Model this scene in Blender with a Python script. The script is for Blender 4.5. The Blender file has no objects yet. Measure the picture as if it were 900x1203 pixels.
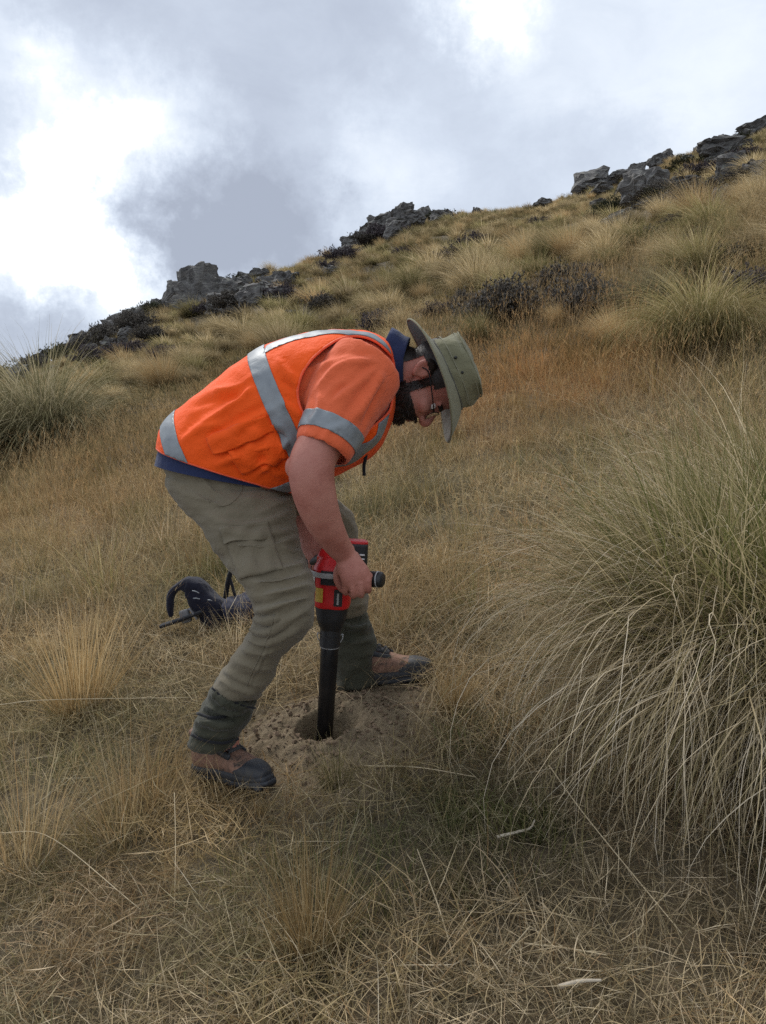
import bpy, bmesh, math, random
import numpy as np
from mathutils import Vector, Matrix, Euler, noise as mnoise
from mathutils.bvhtree import BVHTree

random.seed(7)
RNG = np.random.default_rng(11)
SC = bpy.context.scene
COL = SC.collection

# ------------------------------------------------------------------ camera
FPX, CX, CY, PITCH = 926.0, 450.0, 601.5, math.radians(5.0)
CAM = Vector((0, 0, 1.5))
cam_data = bpy.data.cameras.new("camera")
cam_data.sensor_fit = 'VERTICAL'
cam_data.sensor_height = 24.0
cam_data.sensor_width = 18.0
cam_data.lens = FPX / 1203.0 * 24.0
cam_data.clip_start = 0.02
cam_data.clip_end = 3000
cam = bpy.data.objects.new("camera", cam_data)
COL.objects.link(cam)
cam.location = CAM
cam.rotation_euler = (math.pi / 2 - PITCH, 0, 0)
SC.camera = cam

def ray(px, py):
    """direction through a point of the photograph (900 x 1203), scaled to one metre of depth (world y)"""
    u, v = (px - CX) / FPX, -(py - CY) / FPX
    c, s = math.cos(PITCH), math.sin(PITCH)
    d = Vector((u, c + v * s, -s + v * c))
    return d / d.y

def at(px, py, depth):
    return CAM + ray(px, py) * depth

# ------------------------------------------------------------------ sky and sun
SUN_AZ, SUN_EL = math.radians(-35), math.radians(52)      # left of the view direction, behind cloud
world = bpy.data.worlds.new("World")
SC.world = world
world.use_nodes = True
def build_world():
    nt = world.node_tree
    N, L = nt.nodes, nt.links
    N.clear()
    out = N.new('ShaderNodeOutputWorld')
    bg_sky = N.new('ShaderNodeBackground'); bg_cl = N.new('ShaderNodeBackground')
    sky = N.new('ShaderNodeTexSky'); sky.sky_type = 'NISHITA'; sky.sun_disc = False
    sky.sun_elevation = SUN_EL; sky.sun_rotation = SUN_AZ
    bg_sky.inputs['Strength'].default_value = 0.1
    L.new(sky.outputs[0], bg_sky.inputs[0])
    mix = N.new('ShaderNodeMixShader')
    L.new(bg_sky.outputs[0], mix.inputs[1]); L.new(bg_cl.outputs[0], mix.inputs[2])
    L.new(mix.outputs[0], out.inputs[0])
    tc = N.new('ShaderNodeTexCoord')
    sep = N.new('ShaderNodeSeparateXYZ'); L.new(tc.outputs['Generated'], sep.inputs[0])
    def math_(op, a, b=None, c=None):
        m = N.new('ShaderNodeMath'); m.operation = op
        for i, v in enumerate((a, b, c)):
            if v is None: continue
            if isinstance(v, (int, float)): m.inputs[i].default_value = v
            else: L.new(v, m.inputs[i])
        return m.outputs[0]
    # cloud deck seen in perspective
    zz = math_('ADD', math_('MAXIMUM', sep.outputs[2], 0.0), 0.22)
    comb = N.new('ShaderNodeCombineXYZ')
    L.new(math_('DIVIDE', sep.outputs[0], zz), comb.inputs[0])
    L.new(math_('DIVIDE', sep.outputs[1], zz), comb.inputs[1])
    def nz(scale, detail, rough, vec, dist=0.0):
        n = N.new('ShaderNodeTexNoise'); n.inputs['Scale'].default_value = scale
        n.inputs['Detail'].default_value = detail; n.inputs['Roughness'].default_value = rough
        n.inputs['Distortion'].default_value = dist
        L.new(vec, n.inputs['Vector']); return n
    n1 = nz(1.5, 7, 0.5, comb.outputs[0], 0.35)
    n2 = nz(4.5, 9, 0.64, comb.outputs[0], 0.5)
    wn = nz(7.5, 9, 0.66, tc.outputs['Generated'])
    vsub = N.new('ShaderNodeVectorMath'); vsub.operation = 'SUBTRACT'; vsub.inputs[1].default_value = (.5, .5, .5)
    L.new(wn.outputs['Color'], vsub.inputs[0])
    vsc = N.new('ShaderNodeVectorMath'); vsc.operation = 'SCALE'; vsc.inputs['Scale'].default_value = 0.20
    L.new(vsub.outputs[0], vsc.inputs[0])
    wdir = N.new('ShaderNodeVectorMath'); wdir.operation = 'ADD'
    L.new(tc.outputs['Generated'], wdir.inputs[0]); L.new(vsc.outputs[0], wdir.inputs[1])
    lum = math_('ADD', math_('MULTIPLY', math_('SUBTRACT', n1.outputs[0], 0.5), 0.22), SKY_BASE)
    lum = math_('ADD', lum, math_('MULTIPLY', math_('SUBTRACT', n2.outputs[0], 0.5), 0.34))
    for px, py, r, w in SKY_BLOBS:
        d = ray(px, py).normalized()
        dn = N.new('ShaderNodeVectorMath'); dn.operation = 'DISTANCE'
        L.new(wdir.outputs[0], dn.inputs[0]); dn.inputs[1].default_value = d
        mr = N.new('ShaderNodeMapRange'); mr.interpolation_type = 'SMOOTHSTEP'
        mr.inputs['From Min'].default_value = r / FPX * 1.5; mr.inputs['From Max'].default_value = r / FPX * 0.1
        mr.inputs['To Min'].default_value = 0.0; mr.inputs['To Max'].default_value = w
        L.new(dn.outputs['Value'], mr.inputs['Value'])
        lum = math_('ADD', lum, mr.outputs[0])
    ramp = N.new('ShaderNodeValToRGB')
    cr = ramp.color_ramp
    cr.elements[0].position = 0.0; cr.elements[0].color = (.245, .273, .333, 1)
    cr.elements[1].position = 1.0; cr.elements[1].color = (.80, .805, .81, 1)
    for p, c in ((.30, (.32, .357, .427)), (.55, (.42, .466, .54)), (.80, (.545, .587, .642))):
        e = cr.elements.new(p); e.color = c + (1,)
    L.new(lum, ramp.inputs[0])
    L.new(ramp.outputs[0], bg_cl.inputs[0])
    bg_cl.inputs['Strength'].default_value = 1.0
    mix.inputs[0].default_value = 0.97
SKY_BASE = 0.59
SKY_BLOBS = [   # openings (bright) and heavy banks (dark) in the cloud, by direction
    (95, 150, 95, .24), (210, 145, 58, .26), (60, 250, 85, .46), (110, 335, 60, .42), (140, 190, 50, .16), (40, 300, 55, .3),
    (465, 172, 62, .22), (430, 205, 40, .06), (590, 15, 48, .34), (545, 35, 36, .16), (45, 78, 34, .20),
    (190, 252, 62, -.40), (265, 242, 72, -.36), (335, 255, 75, -.32), (390, 285, 55, -.28), (150, 280, 38, -.34), (300, 300, 70, -.26), (220, 300, 50, -.34),
    (260, 185, 60, -.10), (230, 30, 130, -.19), (390, 40, 140, -.17), (90, 10, 80, -.18), (470, 90, 80, -.12),
    (0, 215, 40, -.44), (15, 395, 75, -.42), (95, 385, 50, -.30), (10, 130, 40, -.26), (30, 180, 32, -.20),
    (735, 185, 45, -.20), (560, 215, 100, -.18), (640, 225, 60, -.10), (690, 120, 170, .10), (760, 40, 190, .0), (850, 90, 120, .10)]
build_world()
sun_data = bpy.data.lights.new("sun", 'SUN')
sun_data.energy = 1.5
sun_data.angle = math.radians(18)
sun_data.color = (1.0, 0.96, 0.9)
sun = bpy.data.objects.new("sun", sun_data)
COL.objects.link(sun)
sd = Vector((math.sin(SUN_AZ) * math.cos(SUN_EL), math.cos(SUN_AZ) * math.cos(SUN_EL), math.sin(SUN_EL)))
sun.rotation_euler = sd.to_track_quat('Z', 'Y').to_euler()
sun.location = sd * 30

SC.view_settings.view_transform = 'Standard'
SC.view_settings.look = 'None'
SC.view_settings.gamma = 1.0
SC.view_settings.use_curve_mapping = False
SC.view_settings.exposure = 0.75
SC.cycles.max_bounces = 5
SC.cycles.diffuse_bounces = 3
SC.cycles.transmission_bounces = 4
SC.cycles.transparent_max_bounces = 6
SC.cycles.use_denoising = False

# ------------------------------------------------------------------ helpers
def tag(o, label=None, cat=None, group=None, kind=None):
    if label: o['label'] = label
    if cat: o['category'] = cat
    if group: o['group'] = group
    if kind: o['kind'] = kind
    return o

def link(name, mesh, parent=None, smooth=None):
    o = bpy.data.objects.new(name, mesh)
    COL.objects.link(o)
    if parent is not None:
        o.parent = parent
    if smooth is not None:
        mesh.polygons.foreach_set('use_smooth', [smooth] * len(mesh.polygons))
    return o

def empty(name, loc):
    o = bpy.data.objects.new(name, None)
    o.empty_display_size = 0.05
    COL.objects.link(o)
    o.location = loc
    return o

def mesh_np(name, verts, faces, mat=None, smooth=True, attr=None):
    """mesh from numpy arrays; faces is (n,3) or (n,4)"""
    me = bpy.data.meshes.new(name)
    verts = np.asarray(verts, np.float32); faces = np.asarray(faces, np.int32)
    k = faces.shape[1]
    me.vertices.add(len(verts)); me.vertices.foreach_set('co', verts.ravel())
    me.loops.add(faces.size); me.loops.foreach_set('vertex_index', faces.ravel())
    me.polygons.add(len(faces))
    me.polygons.foreach_set('loop_start', np.arange(0, faces.size, k, dtype=np.int32))
    me.polygons.foreach_set('use_smooth', np.full(len(faces), smooth, bool))
    if attr:
        for an, av in attr.items():
            a = me.attributes.new(an, 'FLOAT_VECTOR', 'POINT')
            a.data.foreach_set('vector', np.asarray(av, np.float32).ravel())
    if mat: me.materials.append(mat)
    me.update(calc_edges=True)
    return me

class NT:
    """small node-tree builder"""
    def __init__(s, name):
        s.m = bpy.data.materials.new(name); s.m.use_nodes = True
        s.t = s.m.node_tree; s.t.nodes.clear()
        s.out = s.t.nodes.new('ShaderNodeOutputMaterial')
    def n(s, typ, ins=None, **props):
        nd = s.t.nodes.new(typ)
        for k, v in props.items(): setattr(nd, k, v)
        for k, v in (ins or {}).items():
            if isinstance(v, bpy.types.NodeSocket): s.t.links.new(v, nd.inputs[k])
            else:
                try: nd.inputs[k].default_value = v
                except Exception: nd.inputs[k].default_value = tuple(v) + (1.0,)
        return nd
    def math(s, op, a, b=0.0, clamp=False):
        nd = s.n('ShaderNodeMath', {0: a, 1: b}, operation=op, use_clamp=clamp); return nd.outputs[0]
    def mix(s, f, a, b, mode='MIX'):
        nd = s.n('ShaderNodeMix', {0: f, 6: a, 7: b}, data_type='RGBA', blend_type=mode); return nd.outputs[2]
    def noise(s, vec, scale, detail=4, rough=.55, dist=0):
        ins = {'Scale': scale, 'Detail': detail, 'Roughness': rough, 'Distortion': dist}
        if vec is not None: ins['Vector'] = vec
        return s.n('ShaderNodeTexNoise', ins)
    def ramp(s, fac, stops, interp='LINEAR'):
        nd = s.n('ShaderNodeValToRGB', {0: fac}); cr = nd.color_ramp; cr.interpolation = interp
        cr.elements[0].position, cr.elements[0].color = stops[0][0], tuple(stops[0][1]) + (1,)
        cr.elements[1].position, cr.elements[1].color = stops[-1][0], tuple(stops[-1][1]) + (1,)
        for p, c in stops[1:-1]:
            e = cr.elements.new(p); e.color = tuple(c) + (1,)
        return nd.outputs[0]
    def maprange(s, v, a, b, c=0.0, d=1.0, smooth=False):
        nd = s.n('ShaderNodeMapRange', {0: v, 1: a, 2: b, 3: c, 4: d})
        if smooth: nd.interpolation_type = 'SMOOTHSTEP'
        return nd.outputs[0]
    def bump(s, h, strength, dist=0.01, normal=None):
        ins = {'Height': h, 'Strength': strength, 'Distance': dist}
        if normal is not None: ins['Normal'] = normal
        return s.n('ShaderNodeBump', ins).outputs[0]
    def surf(s, sock): s.t.links.new(sock, s.out.inputs[0]); return s.m
    def principled(s, color, rough=.6, bump=None, **kw):
        ins = {'Base Color': color, 'Roughness': rough}
        if bump is not None: ins['Normal'] = bump
        ins.update(kw)
        return s.surf(s.n('ShaderNodeBsdfPrincipled', ins).outputs[0])

def smooth01(t):
    t = np.clip(t, 0, 1); return t * t * (3 - 2 * t)
# ------------------------------------------------------------------ the hillside
_sky = [(-600, 560), (-300, 510), (-100, 468), (0, 450), (60, 433), (100, 413), (150, 388), (195, 368), (240, 358), (330, 322), (400, 301), (450, 281),
        (480, 266), (520, 262), (560, 255), (630, 247), (680, 234), (740, 216), (780, 194), (830, 181), (870, 170), (900, 156), (1100, 90), (1400, 20)]
_su = np.array([ray(a, b).x for a, b in _sky]); _ss = np.array([ray(a, b).z for a, b in _sky])
HOLE = (-0.160, 2.185)      # the dug hole, world x y

class _Fbm:
    def __init__(s, seed, n=5):
        r = np.random.default_rng(seed)
        s.k = [(r.uniform(-1, 1, 2), r.uniform(0, 6.28)) for _ in range(24)]
    def __call__(s, x, y, wl):
        """cheap smooth noise about -1..1, wavelength wl metres: a sum of crossing waves"""
        v = 0
        for i, (d, p) in enumerate(s.k):
            f = 2 * math.pi / wl * (0.6 + 0.09 * i)
            dd = d / np.hypot(*d)
            v = v + np.sin((x * dd[0] + y * dd[1]) * f + p + 1.7 * np.sin((x * dd[1] - y * dd[0]) * f * .37 + p * 2))
        return v / 6.0
NZ1, NZ2, NZ3 = _Fbm(1), _Fbm(2), _Fbm(3)

def ground_z(x, y, detail=True):
    x = np.asarray(x, float); y = np.asarray(y, float)
    near = -1.20 + .20 * x + .19 * y
    yy = np.maximum(y, .7 * np.abs(x)); yy = np.maximum(yy, .4)
    u = np.clip(x / yy, -1.3, 1.3)
    far = -1.30 + .33 * x + .25 * y
    d = np.hypot(x, np.maximum(y, 0))
    w = smooth01((d - 3.0) / 7.0) * (y > -20)
    base = near * (1 - w) + far * w
    S = np.interp(u, _su, _ss)
    yc = 33 + 12 * smooth01((u + .5) / 1.0)
    basec = -1.30 + (.33 * u + .25) * yc
    corr = (S * yc - basec) * smooth01((yy - 5) / (yc - 5))
    z = base + corr * (y > 0)
    over = np.maximum(yy - yc, 0)
    drop = (.30 + .33 * np.maximum(u, 0) + .25) * over * smooth01(over / 18) * (y > 0)
    z = z - drop
    z = np.where(y < 0, np.maximum(z, -60 + .02 * x), np.maximum(z, -60))
    if detail:
        z = z + .15 * NZ1(x, y, 5.0) * smooth01((d - 6) / 18) * (over < 40)
        z = z + .018 * NZ2(x, y, .8) * smooth01((np.hypot(x + .2, y - 2.2) - .6) / .5) * (d < 60)
        z = z + .006 * NZ3(x, y, .22) * (d < 15)
        # spoil heap and hole
        hx, hy = x - HOLE[0], y - HOLE[1]
        r = np.hypot(hx * .95, hy * 1.15)
        z = z + .030 * np.exp(-((r - .135) / .07) ** 2)
        z = z - .17 * (1 - smooth01((r - .035) / .062)) 
        z = z + (.004 * NZ3(x * 3, y * 3, .2) + .004 * NZ2(x * 7, y * 7, .2)) * np.exp(-(r / .33) ** 2) * (d < 6)
        z = z + .007 * NZ1(x * 2.2, y * 2.2, .25) * np.exp(-((r - .13) / .09) ** 2) * (d < 6)
    return z + CAM.z

def gz(x, y): return float(ground_z(np.array([x]), np.array([y]))[0])

def hit(px, py, y0=1.0, y1=80.0):
    """where the line of sight through a photo point meets the hillside"""
    r = ray(px, py)
    ys = np.geomspace(y0, y1, 900)
    d = CAM.z + r.z * ys - ground_z(r.x * ys, ys)
    k = np.nonzero(d < 0)[0]
    if len(k) == 0: k = [int(np.argmin(d[300:])) + 300]
    y = ys[k[0]]
    return Vector((r.x * y, y, gz(r.x * y, y)))

def ground_normal(x, y, e=.15):
    dx = (ground_z(x + e, y) - ground_z(x - e, y)) / (2 * e)
    dy = (ground_z(x, y + e) - ground_z(x, y - e)) / (2 * e)
    n = np.stack([-dx, -dy, np.ones_like(dx)], -1)
    return n / np.linalg.norm(n, axis=-1, keepdims=True)

def axis_coords(lo, a, b, hi, step, grow):
    mid = list(np.arange(a, b + 1e-6, step))
    s, v, left = step, a, []
    while v > lo: s *= grow; v -= s; left.append(v)
    s, v, right = step, b, []
    while v < hi: s *= grow; v += s; right.append(v)
    return np.array(left[::-1] + mid + right)

def ground_material():
    t = NT("hillside_soil")
    geo = t.n('ShaderNodeNewGeometry'); P = geo.outputs['Position']
    n1 = t.noise(P, 1.3, 6, .6); n2 = t.noise(P, 14, 6, .65); n3 = t.noise(P, 160, 5, .7)
    c = t.ramp(n1.outputs[0], [(.3, (.07, .052, .030)), (.5, (.11, .082, .046)), (.7, (.115, .08, .042))])  # soil under the turf darkened: paints in the shade between blades
    c = t.mix(t.maprange(n2.outputs[0], .4, .7), c, (.05, .042, .022, 1))
    c = t.mix(t.math('MULTIPLY', t.maprange(n3.outputs[0], .45, .7), .5), c, (.20, .15, .085, 1))
    # bare dug soil about the hole
    rel = t.n('ShaderNodeVectorMath', {0: P, 1: (HOLE[0] - .0, HOLE[1] - .05, 0)}, operation='SUBTRACT').outputs[0]
    rel = t.n('ShaderNodeVectorMath', {0: rel, 1: (1, 1.15, 0)}, operation='MULTIPLY').outputs[0]
    dist = t.n('ShaderNodeVectorMath', {0: rel}, operation='LENGTH').outputs['Value']
    dist = t.math('ADD', dist, t.math('MULTIPLY', t.math('SUBTRACT', t.noise(P, 9, 5).outputs[0], .5), .25))
    soil_m = t.maprange(dist, .42, .27, 0, 1, True)
    s1 = t.noise(P, 40, 8, .7); s2 = t.noise(P, 260, 4, .6)
    soil = t.ramp(s1.outputs[0], [(.3, (.13, .096, .056)), (.55, (.205, .155, .093)), (.75, (.285, .225, .14))])
    soil = t.mix(t.maprange(s2.outputs[0], .55, .75), soil, (.27, .20, .13, 1))
    c = t.mix(soil_m, c, soil)
    h = t.math('ADD', s1.outputs[0], t.math('MULTIPLY', s2.outputs[0], .35))
    return t.principled(c, .95, t.bump(h, .9, .012))

xs = axis_coords(-420, -.75, .50, 420, .0075, 1.055)
ys = axis_coords(-60, 1.78, 2.58, 700, .0075, 1.05)
X, Y = np.meshgrid(xs, ys)
Z = ground_z(X, Y)
nx, ny = len(xs), len(ys)
ii = np.arange(nx * ny).reshape(ny, nx)
quads = np.stack([ii[:-1, :-1], ii[:-1, 1:], ii[1:, 1:], ii[1:, :-1]], -1).reshape(-1, 4)
M_GROUND = ground_material()
hill = link("hillside", mesh_np("hillside", np.stack([X, Y, Z], -1).reshape(-1, 3), quads, M_GROUND, True))
tag(hill, kind='structure')
# ------------------------------------------------------------------ grass blades
def grass_material(name, palette, root, rust=(.42, .21, .08), green=(.13, .16, .05), transl=.42, var=.6, root_h=.45):
    """straw to green blades; attribute 'blade' = (random, 0 root .. 1 tip, spare); instances add 'tint' = (rust, green, lighter)"""
    t = NT(name)
    a = t.n('ShaderNodeAttribute', attribute_name='blade')
    sep = t.n('ShaderNodeSeparateXYZ', {0: a.outputs['Vector']})
    c = t.ramp(sep.outputs[0], palette)
    c = t.mix(t.math('MULTIPLY', t.maprange(sep.outputs[1], root_h, .0), .88), c, tuple(root) + (1,))  # dead root colour, which also holds shade painted at the blade's foot
    tint = t.n('ShaderNodeAttribute', attribute_name='tint', attribute_type='INSTANCER')
    ts = t.n('ShaderNodeSeparateXYZ', {0: tint.outputs['Vector']})
    keep = t.math('MULTIPLY_ADD', sep.outputs[2], .6)          # some blades take the tint less
    keep.node.inputs[2].default_value = .4
    c = t.mix(t.math('MULTIPLY', ts.outputs[0], keep, True), c, tuple(rust) + (1,))
    c = t.mix(t.math('MULTIPLY', ts.outputs[1], keep, True), c, tuple(green) + (1,))
    oi = t.n('ShaderNodeObjectInfo')
    v = t.math('ADD', t.math('MULTIPLY_ADD', oi.outputs['Random'], var), ts.outputs[2])
    v.node.inputs[0].links[0].from_node.inputs[2].default_value = 1 - var / 2
    c = t.n('ShaderNodeVectorMath', {0: c, 'Scale': v}, operation='SCALE').outputs[0]
    d = t.n('ShaderNodeBsdfDiffuse', {0: c})
    tr = t.n('ShaderNodeBsdfTranslucent', {0: c})
    m = t.n('ShaderNodeMixShader', {0: transl, 1: d.outputs[0], 2: tr.outputs[0]})
    return t.surf(m.outputs[0])

def blades(n, root, L, W, lean, curl, seg=5, az=None, r=None, wind=(0, 0), kink=0.0, droop_end=3.0):
    """n ribbons: root (n,3), length L, width W, first lean from upright, curl = bend over the length (radians), az = heading.
    Returns verts, faces, blade attribute."""
    r = r or RNG
    if az is None: az = r.uniform(0, 2 * np.pi, n)
    t = np.linspace(0, 1, seg + 1)
    th = lean[:, None] + curl[:, None] * (t[None, :] ** 1.4)
    th = np.minimum(th, droop_end)
    azs = az[:, None] + np.cumsum(r.normal(0, kink, (n, seg + 1)), 1)
    dl = (L / seg)[:, None]
    dx = np.sin(th) * np.cos(azs) * dl + wind[0] * dl * t; dy = np.sin(th) * np.sin(azs) * dl + wind[1] * dl * t; dz = np.cos(th) * dl
    P = np.zeros((n, seg + 1, 3))
    P[:, 1:, 0] = np.cumsum(dx[:, :-1], 1); P[:, 1:, 1] = np.cumsum(dy[:, :-1], 1); P[:, 1:, 2] = np.cumsum(dz[:, :-1], 1)
    P += root[:, None, :]
    sa = az + np.pi / 2 + r.uniform(-.9, .9, n)
    side = np.stack([np.cos(sa), np.sin(sa), r.uniform(-.3, .3, n)], -1)
    w = W[:, None] * np.clip(1.0 - t ** 2.2, .12, 1)[None, :] * .5
    A = P - side[:, None, :] * w[..., None]; B = P + side[:, None, :] * w[..., None]
    V = np.stack([A, B], 2).reshape(n, (seg + 1) * 2, 3)
    base = (np.arange(n) * (seg + 1) * 2)[:, None, None]
    k = np.arange(seg)[None, :, None] * 2
    F = base + k + np.array([0, 1, 3, 2])[None, None, :]
    rnd = r.uniform(0, 1, n); sp = r.uniform(0, 1, n)
    at_ = np.empty((n, (seg + 1) * 2, 3)); at_[..., 0] = rnd[:, None]; at_[..., 1] = np.repeat(t, 2)[None, :]; at_[..., 2] = sp[:, None]
    return V.reshape(-1, 3), F.reshape(-1, 4), at_.reshape(-1, 3)

def join(parts):
    vs, fs, as_, o = [], [], [], 0
    for v, f, a in parts:
        vs.append(v); fs.append(f + o); as_.append(a); o += len(v)
    return np.concatenate(vs), np.concatenate(fs), np.concatenate(as_)

def disc(n, rad, r, power=.5):
    a = r.uniform(0, 2 * np.pi, n); d = rad * r.uniform(0, 1, n) ** power
    return np.stack([d * np.cos(a), d * np.sin(a), np.zeros(n)], -1), a

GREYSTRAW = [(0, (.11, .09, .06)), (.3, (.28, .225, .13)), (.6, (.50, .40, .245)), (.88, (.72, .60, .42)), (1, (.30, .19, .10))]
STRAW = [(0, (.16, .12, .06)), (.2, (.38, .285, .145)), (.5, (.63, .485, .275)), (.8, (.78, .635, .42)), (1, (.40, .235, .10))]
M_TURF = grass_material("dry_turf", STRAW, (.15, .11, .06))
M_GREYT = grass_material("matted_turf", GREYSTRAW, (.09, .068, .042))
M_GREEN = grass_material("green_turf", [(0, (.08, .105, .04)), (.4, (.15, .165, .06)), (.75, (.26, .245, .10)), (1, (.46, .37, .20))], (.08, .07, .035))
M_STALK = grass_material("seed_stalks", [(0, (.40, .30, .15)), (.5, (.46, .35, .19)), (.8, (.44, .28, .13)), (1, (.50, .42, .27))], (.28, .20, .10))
M_TUSS = grass_material("tussock_straw", [(0, (.22, .17, .085)), (.3, (.43, .33, .17)), (.65, (.60, .47, .26)), (1, (.74, .60, .39))], (.06, .046, .022), root_h=.7)  # dark base runs far up: shade between mounds painted into the blades
M_TUSSG = grass_material("tussock_olive", [(0, (.15, .145, .055)), (.4, (.29, .25, .105)), (.75, (.46, .375, .185)), (1, (.62, .51, .315))], (.055, .05, .02), root_h=.7)  # same high dark base, dead leaf and painted shade together
M_OLIVEG = grass_material("grey_olive_dome", [(0, (.14, .135, .07)), (.35, (.27, .24, .13)), (.7, (.43, .365, .215)), (1, (.58, .495, .33))], (.045, .042, .022), root_h=.75)  # lower blades darkened likewise, shade of the dome put into their colour
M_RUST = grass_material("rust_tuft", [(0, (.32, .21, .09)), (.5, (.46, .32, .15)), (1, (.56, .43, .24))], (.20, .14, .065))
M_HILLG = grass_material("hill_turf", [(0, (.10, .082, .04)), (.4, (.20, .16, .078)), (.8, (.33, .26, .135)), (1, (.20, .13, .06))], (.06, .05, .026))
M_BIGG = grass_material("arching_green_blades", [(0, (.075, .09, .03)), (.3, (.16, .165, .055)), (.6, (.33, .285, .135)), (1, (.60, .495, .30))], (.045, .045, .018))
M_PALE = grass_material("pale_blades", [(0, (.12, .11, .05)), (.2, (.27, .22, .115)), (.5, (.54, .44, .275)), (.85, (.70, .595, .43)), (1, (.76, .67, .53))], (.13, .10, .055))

def turf_patch(seed, n, rad, lmin, lmax, w, mat, seg=4, lean=(.3, 1.25), curl=(-.3, 1.2), flat=.35):
    r = np.random.default_rng(seed)
    root, _ = disc(n, rad, r)
    L = r.uniform(lmin, lmax, n) * r.uniform(.6, 1, n); W = r.uniform(.7, 1.4, n) * w
    le = r.uniform(lean[0], lean[1], n)
    fl = r.uniform(0, 1, n) < flat
    le = np.where(fl, r.uniform(1.2, 1.6, n), le); root[:, 2] += np.where(fl, r.uniform(0, .05, n), -.01)
    cu = np.where(fl, r.uniform(-.25, .35, n), r.uniform(curl[0], curl[1], n))
    v, f, a = blades(n, root, L, W, le, cu, seg, None, r, kink=.12, droop_end=1.75)
    return mesh_np("turf_patch", v, f, mat, False, {'blade': a})

def stalk_patch(seed, n, rad, lmin, lmax, w, mat, head=.16):
    r = np.random.default_rng(seed)
    root, _ = disc(n, rad, r)
    L = r.uniform(lmin, lmax, n)
    p = blades(n, root, L, np.full(n, w) * r.uniform(.7, 1.2, n), r.uniform(.05, .55, n), r.uniform(.0, .8, n), 5, None, r, kink=.06)
    parts = [p]
    # feathery heads at the tips
    V = p[0].reshape(n, 12, 3); tip = V[:, 10:12].mean(1); dirv = tip - V[:, 6:8].mean(1)
    m = int(n * .7); k = 5
    ti = np.repeat(np.arange(m), k); nn = m * k
    dn = dirv[ti] / np.linalg.norm(dirv[ti], axis=1, keepdims=True)
    rt = tip[ti] - dn * (r.uniform(0, head, nn) * L[ti])[:, None]
    az = np.arctan2(dn[:, 1], dn[:, 0]) + r.normal(0, .7, nn); le = np.arccos(np.clip(dn[:, 2], -1, 1)) + r.uniform(-.1, .5, nn)
    q = blades(nn, rt, r.uniform(.015, .04, nn) * lmax / .4, np.full(nn, w * 1.3), le, r.uniform(0, .5, nn), 2, az, r)
    q[2][:, 1] = 1.0
    parts.append(q)
    v, f, a = join(parts)
    return mesh_np("stalk_patch", v, f, mat, False, {'blade': a})

def tussock_mesh(seed, n, h, mat, w=.0035, spread=.10, lean_max=.75, curl=(.5, 2.0), seg=6, wind=(0, 0), lvar=(.55, 1.05), bias=0.0, name="tussock", kink=.05, dend=2.7):
    r = np.random.default_rng(seed)
    root, a0 = disc(n, spread, r)
    q = np.sqrt((root[:, 0] ** 2 + root[:, 1] ** 2)) / spread
    root[:, 2] -= .02
    az = a0 + r.normal(0, .45, n)
    L = h * 1.25 * r.uniform(lvar[0], lvar[1], n)
    lean = np.clip(q * lean_max * r.uniform(.5, 1.2, n) + r.normal(0, .08, n), 0, 1.5)
    cu = r.uniform(curl[0], curl[1], n) * (.35 + .65 * q)
    W = w * r.uniform(.7, 1.3, n)
    parts = [blades(n, root, L, W, lean, cu, seg, az, r, wind, kink, dend)]
    # dead skirt of short collapsed blades
    m = n // 5
    rt, aa = disc(m, spread * 1.3, r)
    parts.append(blades(m, rt, h * r.uniform(.3, .7, m), W[:m], r.uniform(.7, 1.3, m), r.uniform(.3, .9, m), max(3, seg - 2), aa + r.normal(0, .4, m), r, kink=.15, droop_end=1.9))
    v, f, at_ = join(parts)
    return mesh_np(name, v, f, mat, False, {'blade': at_})

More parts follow.
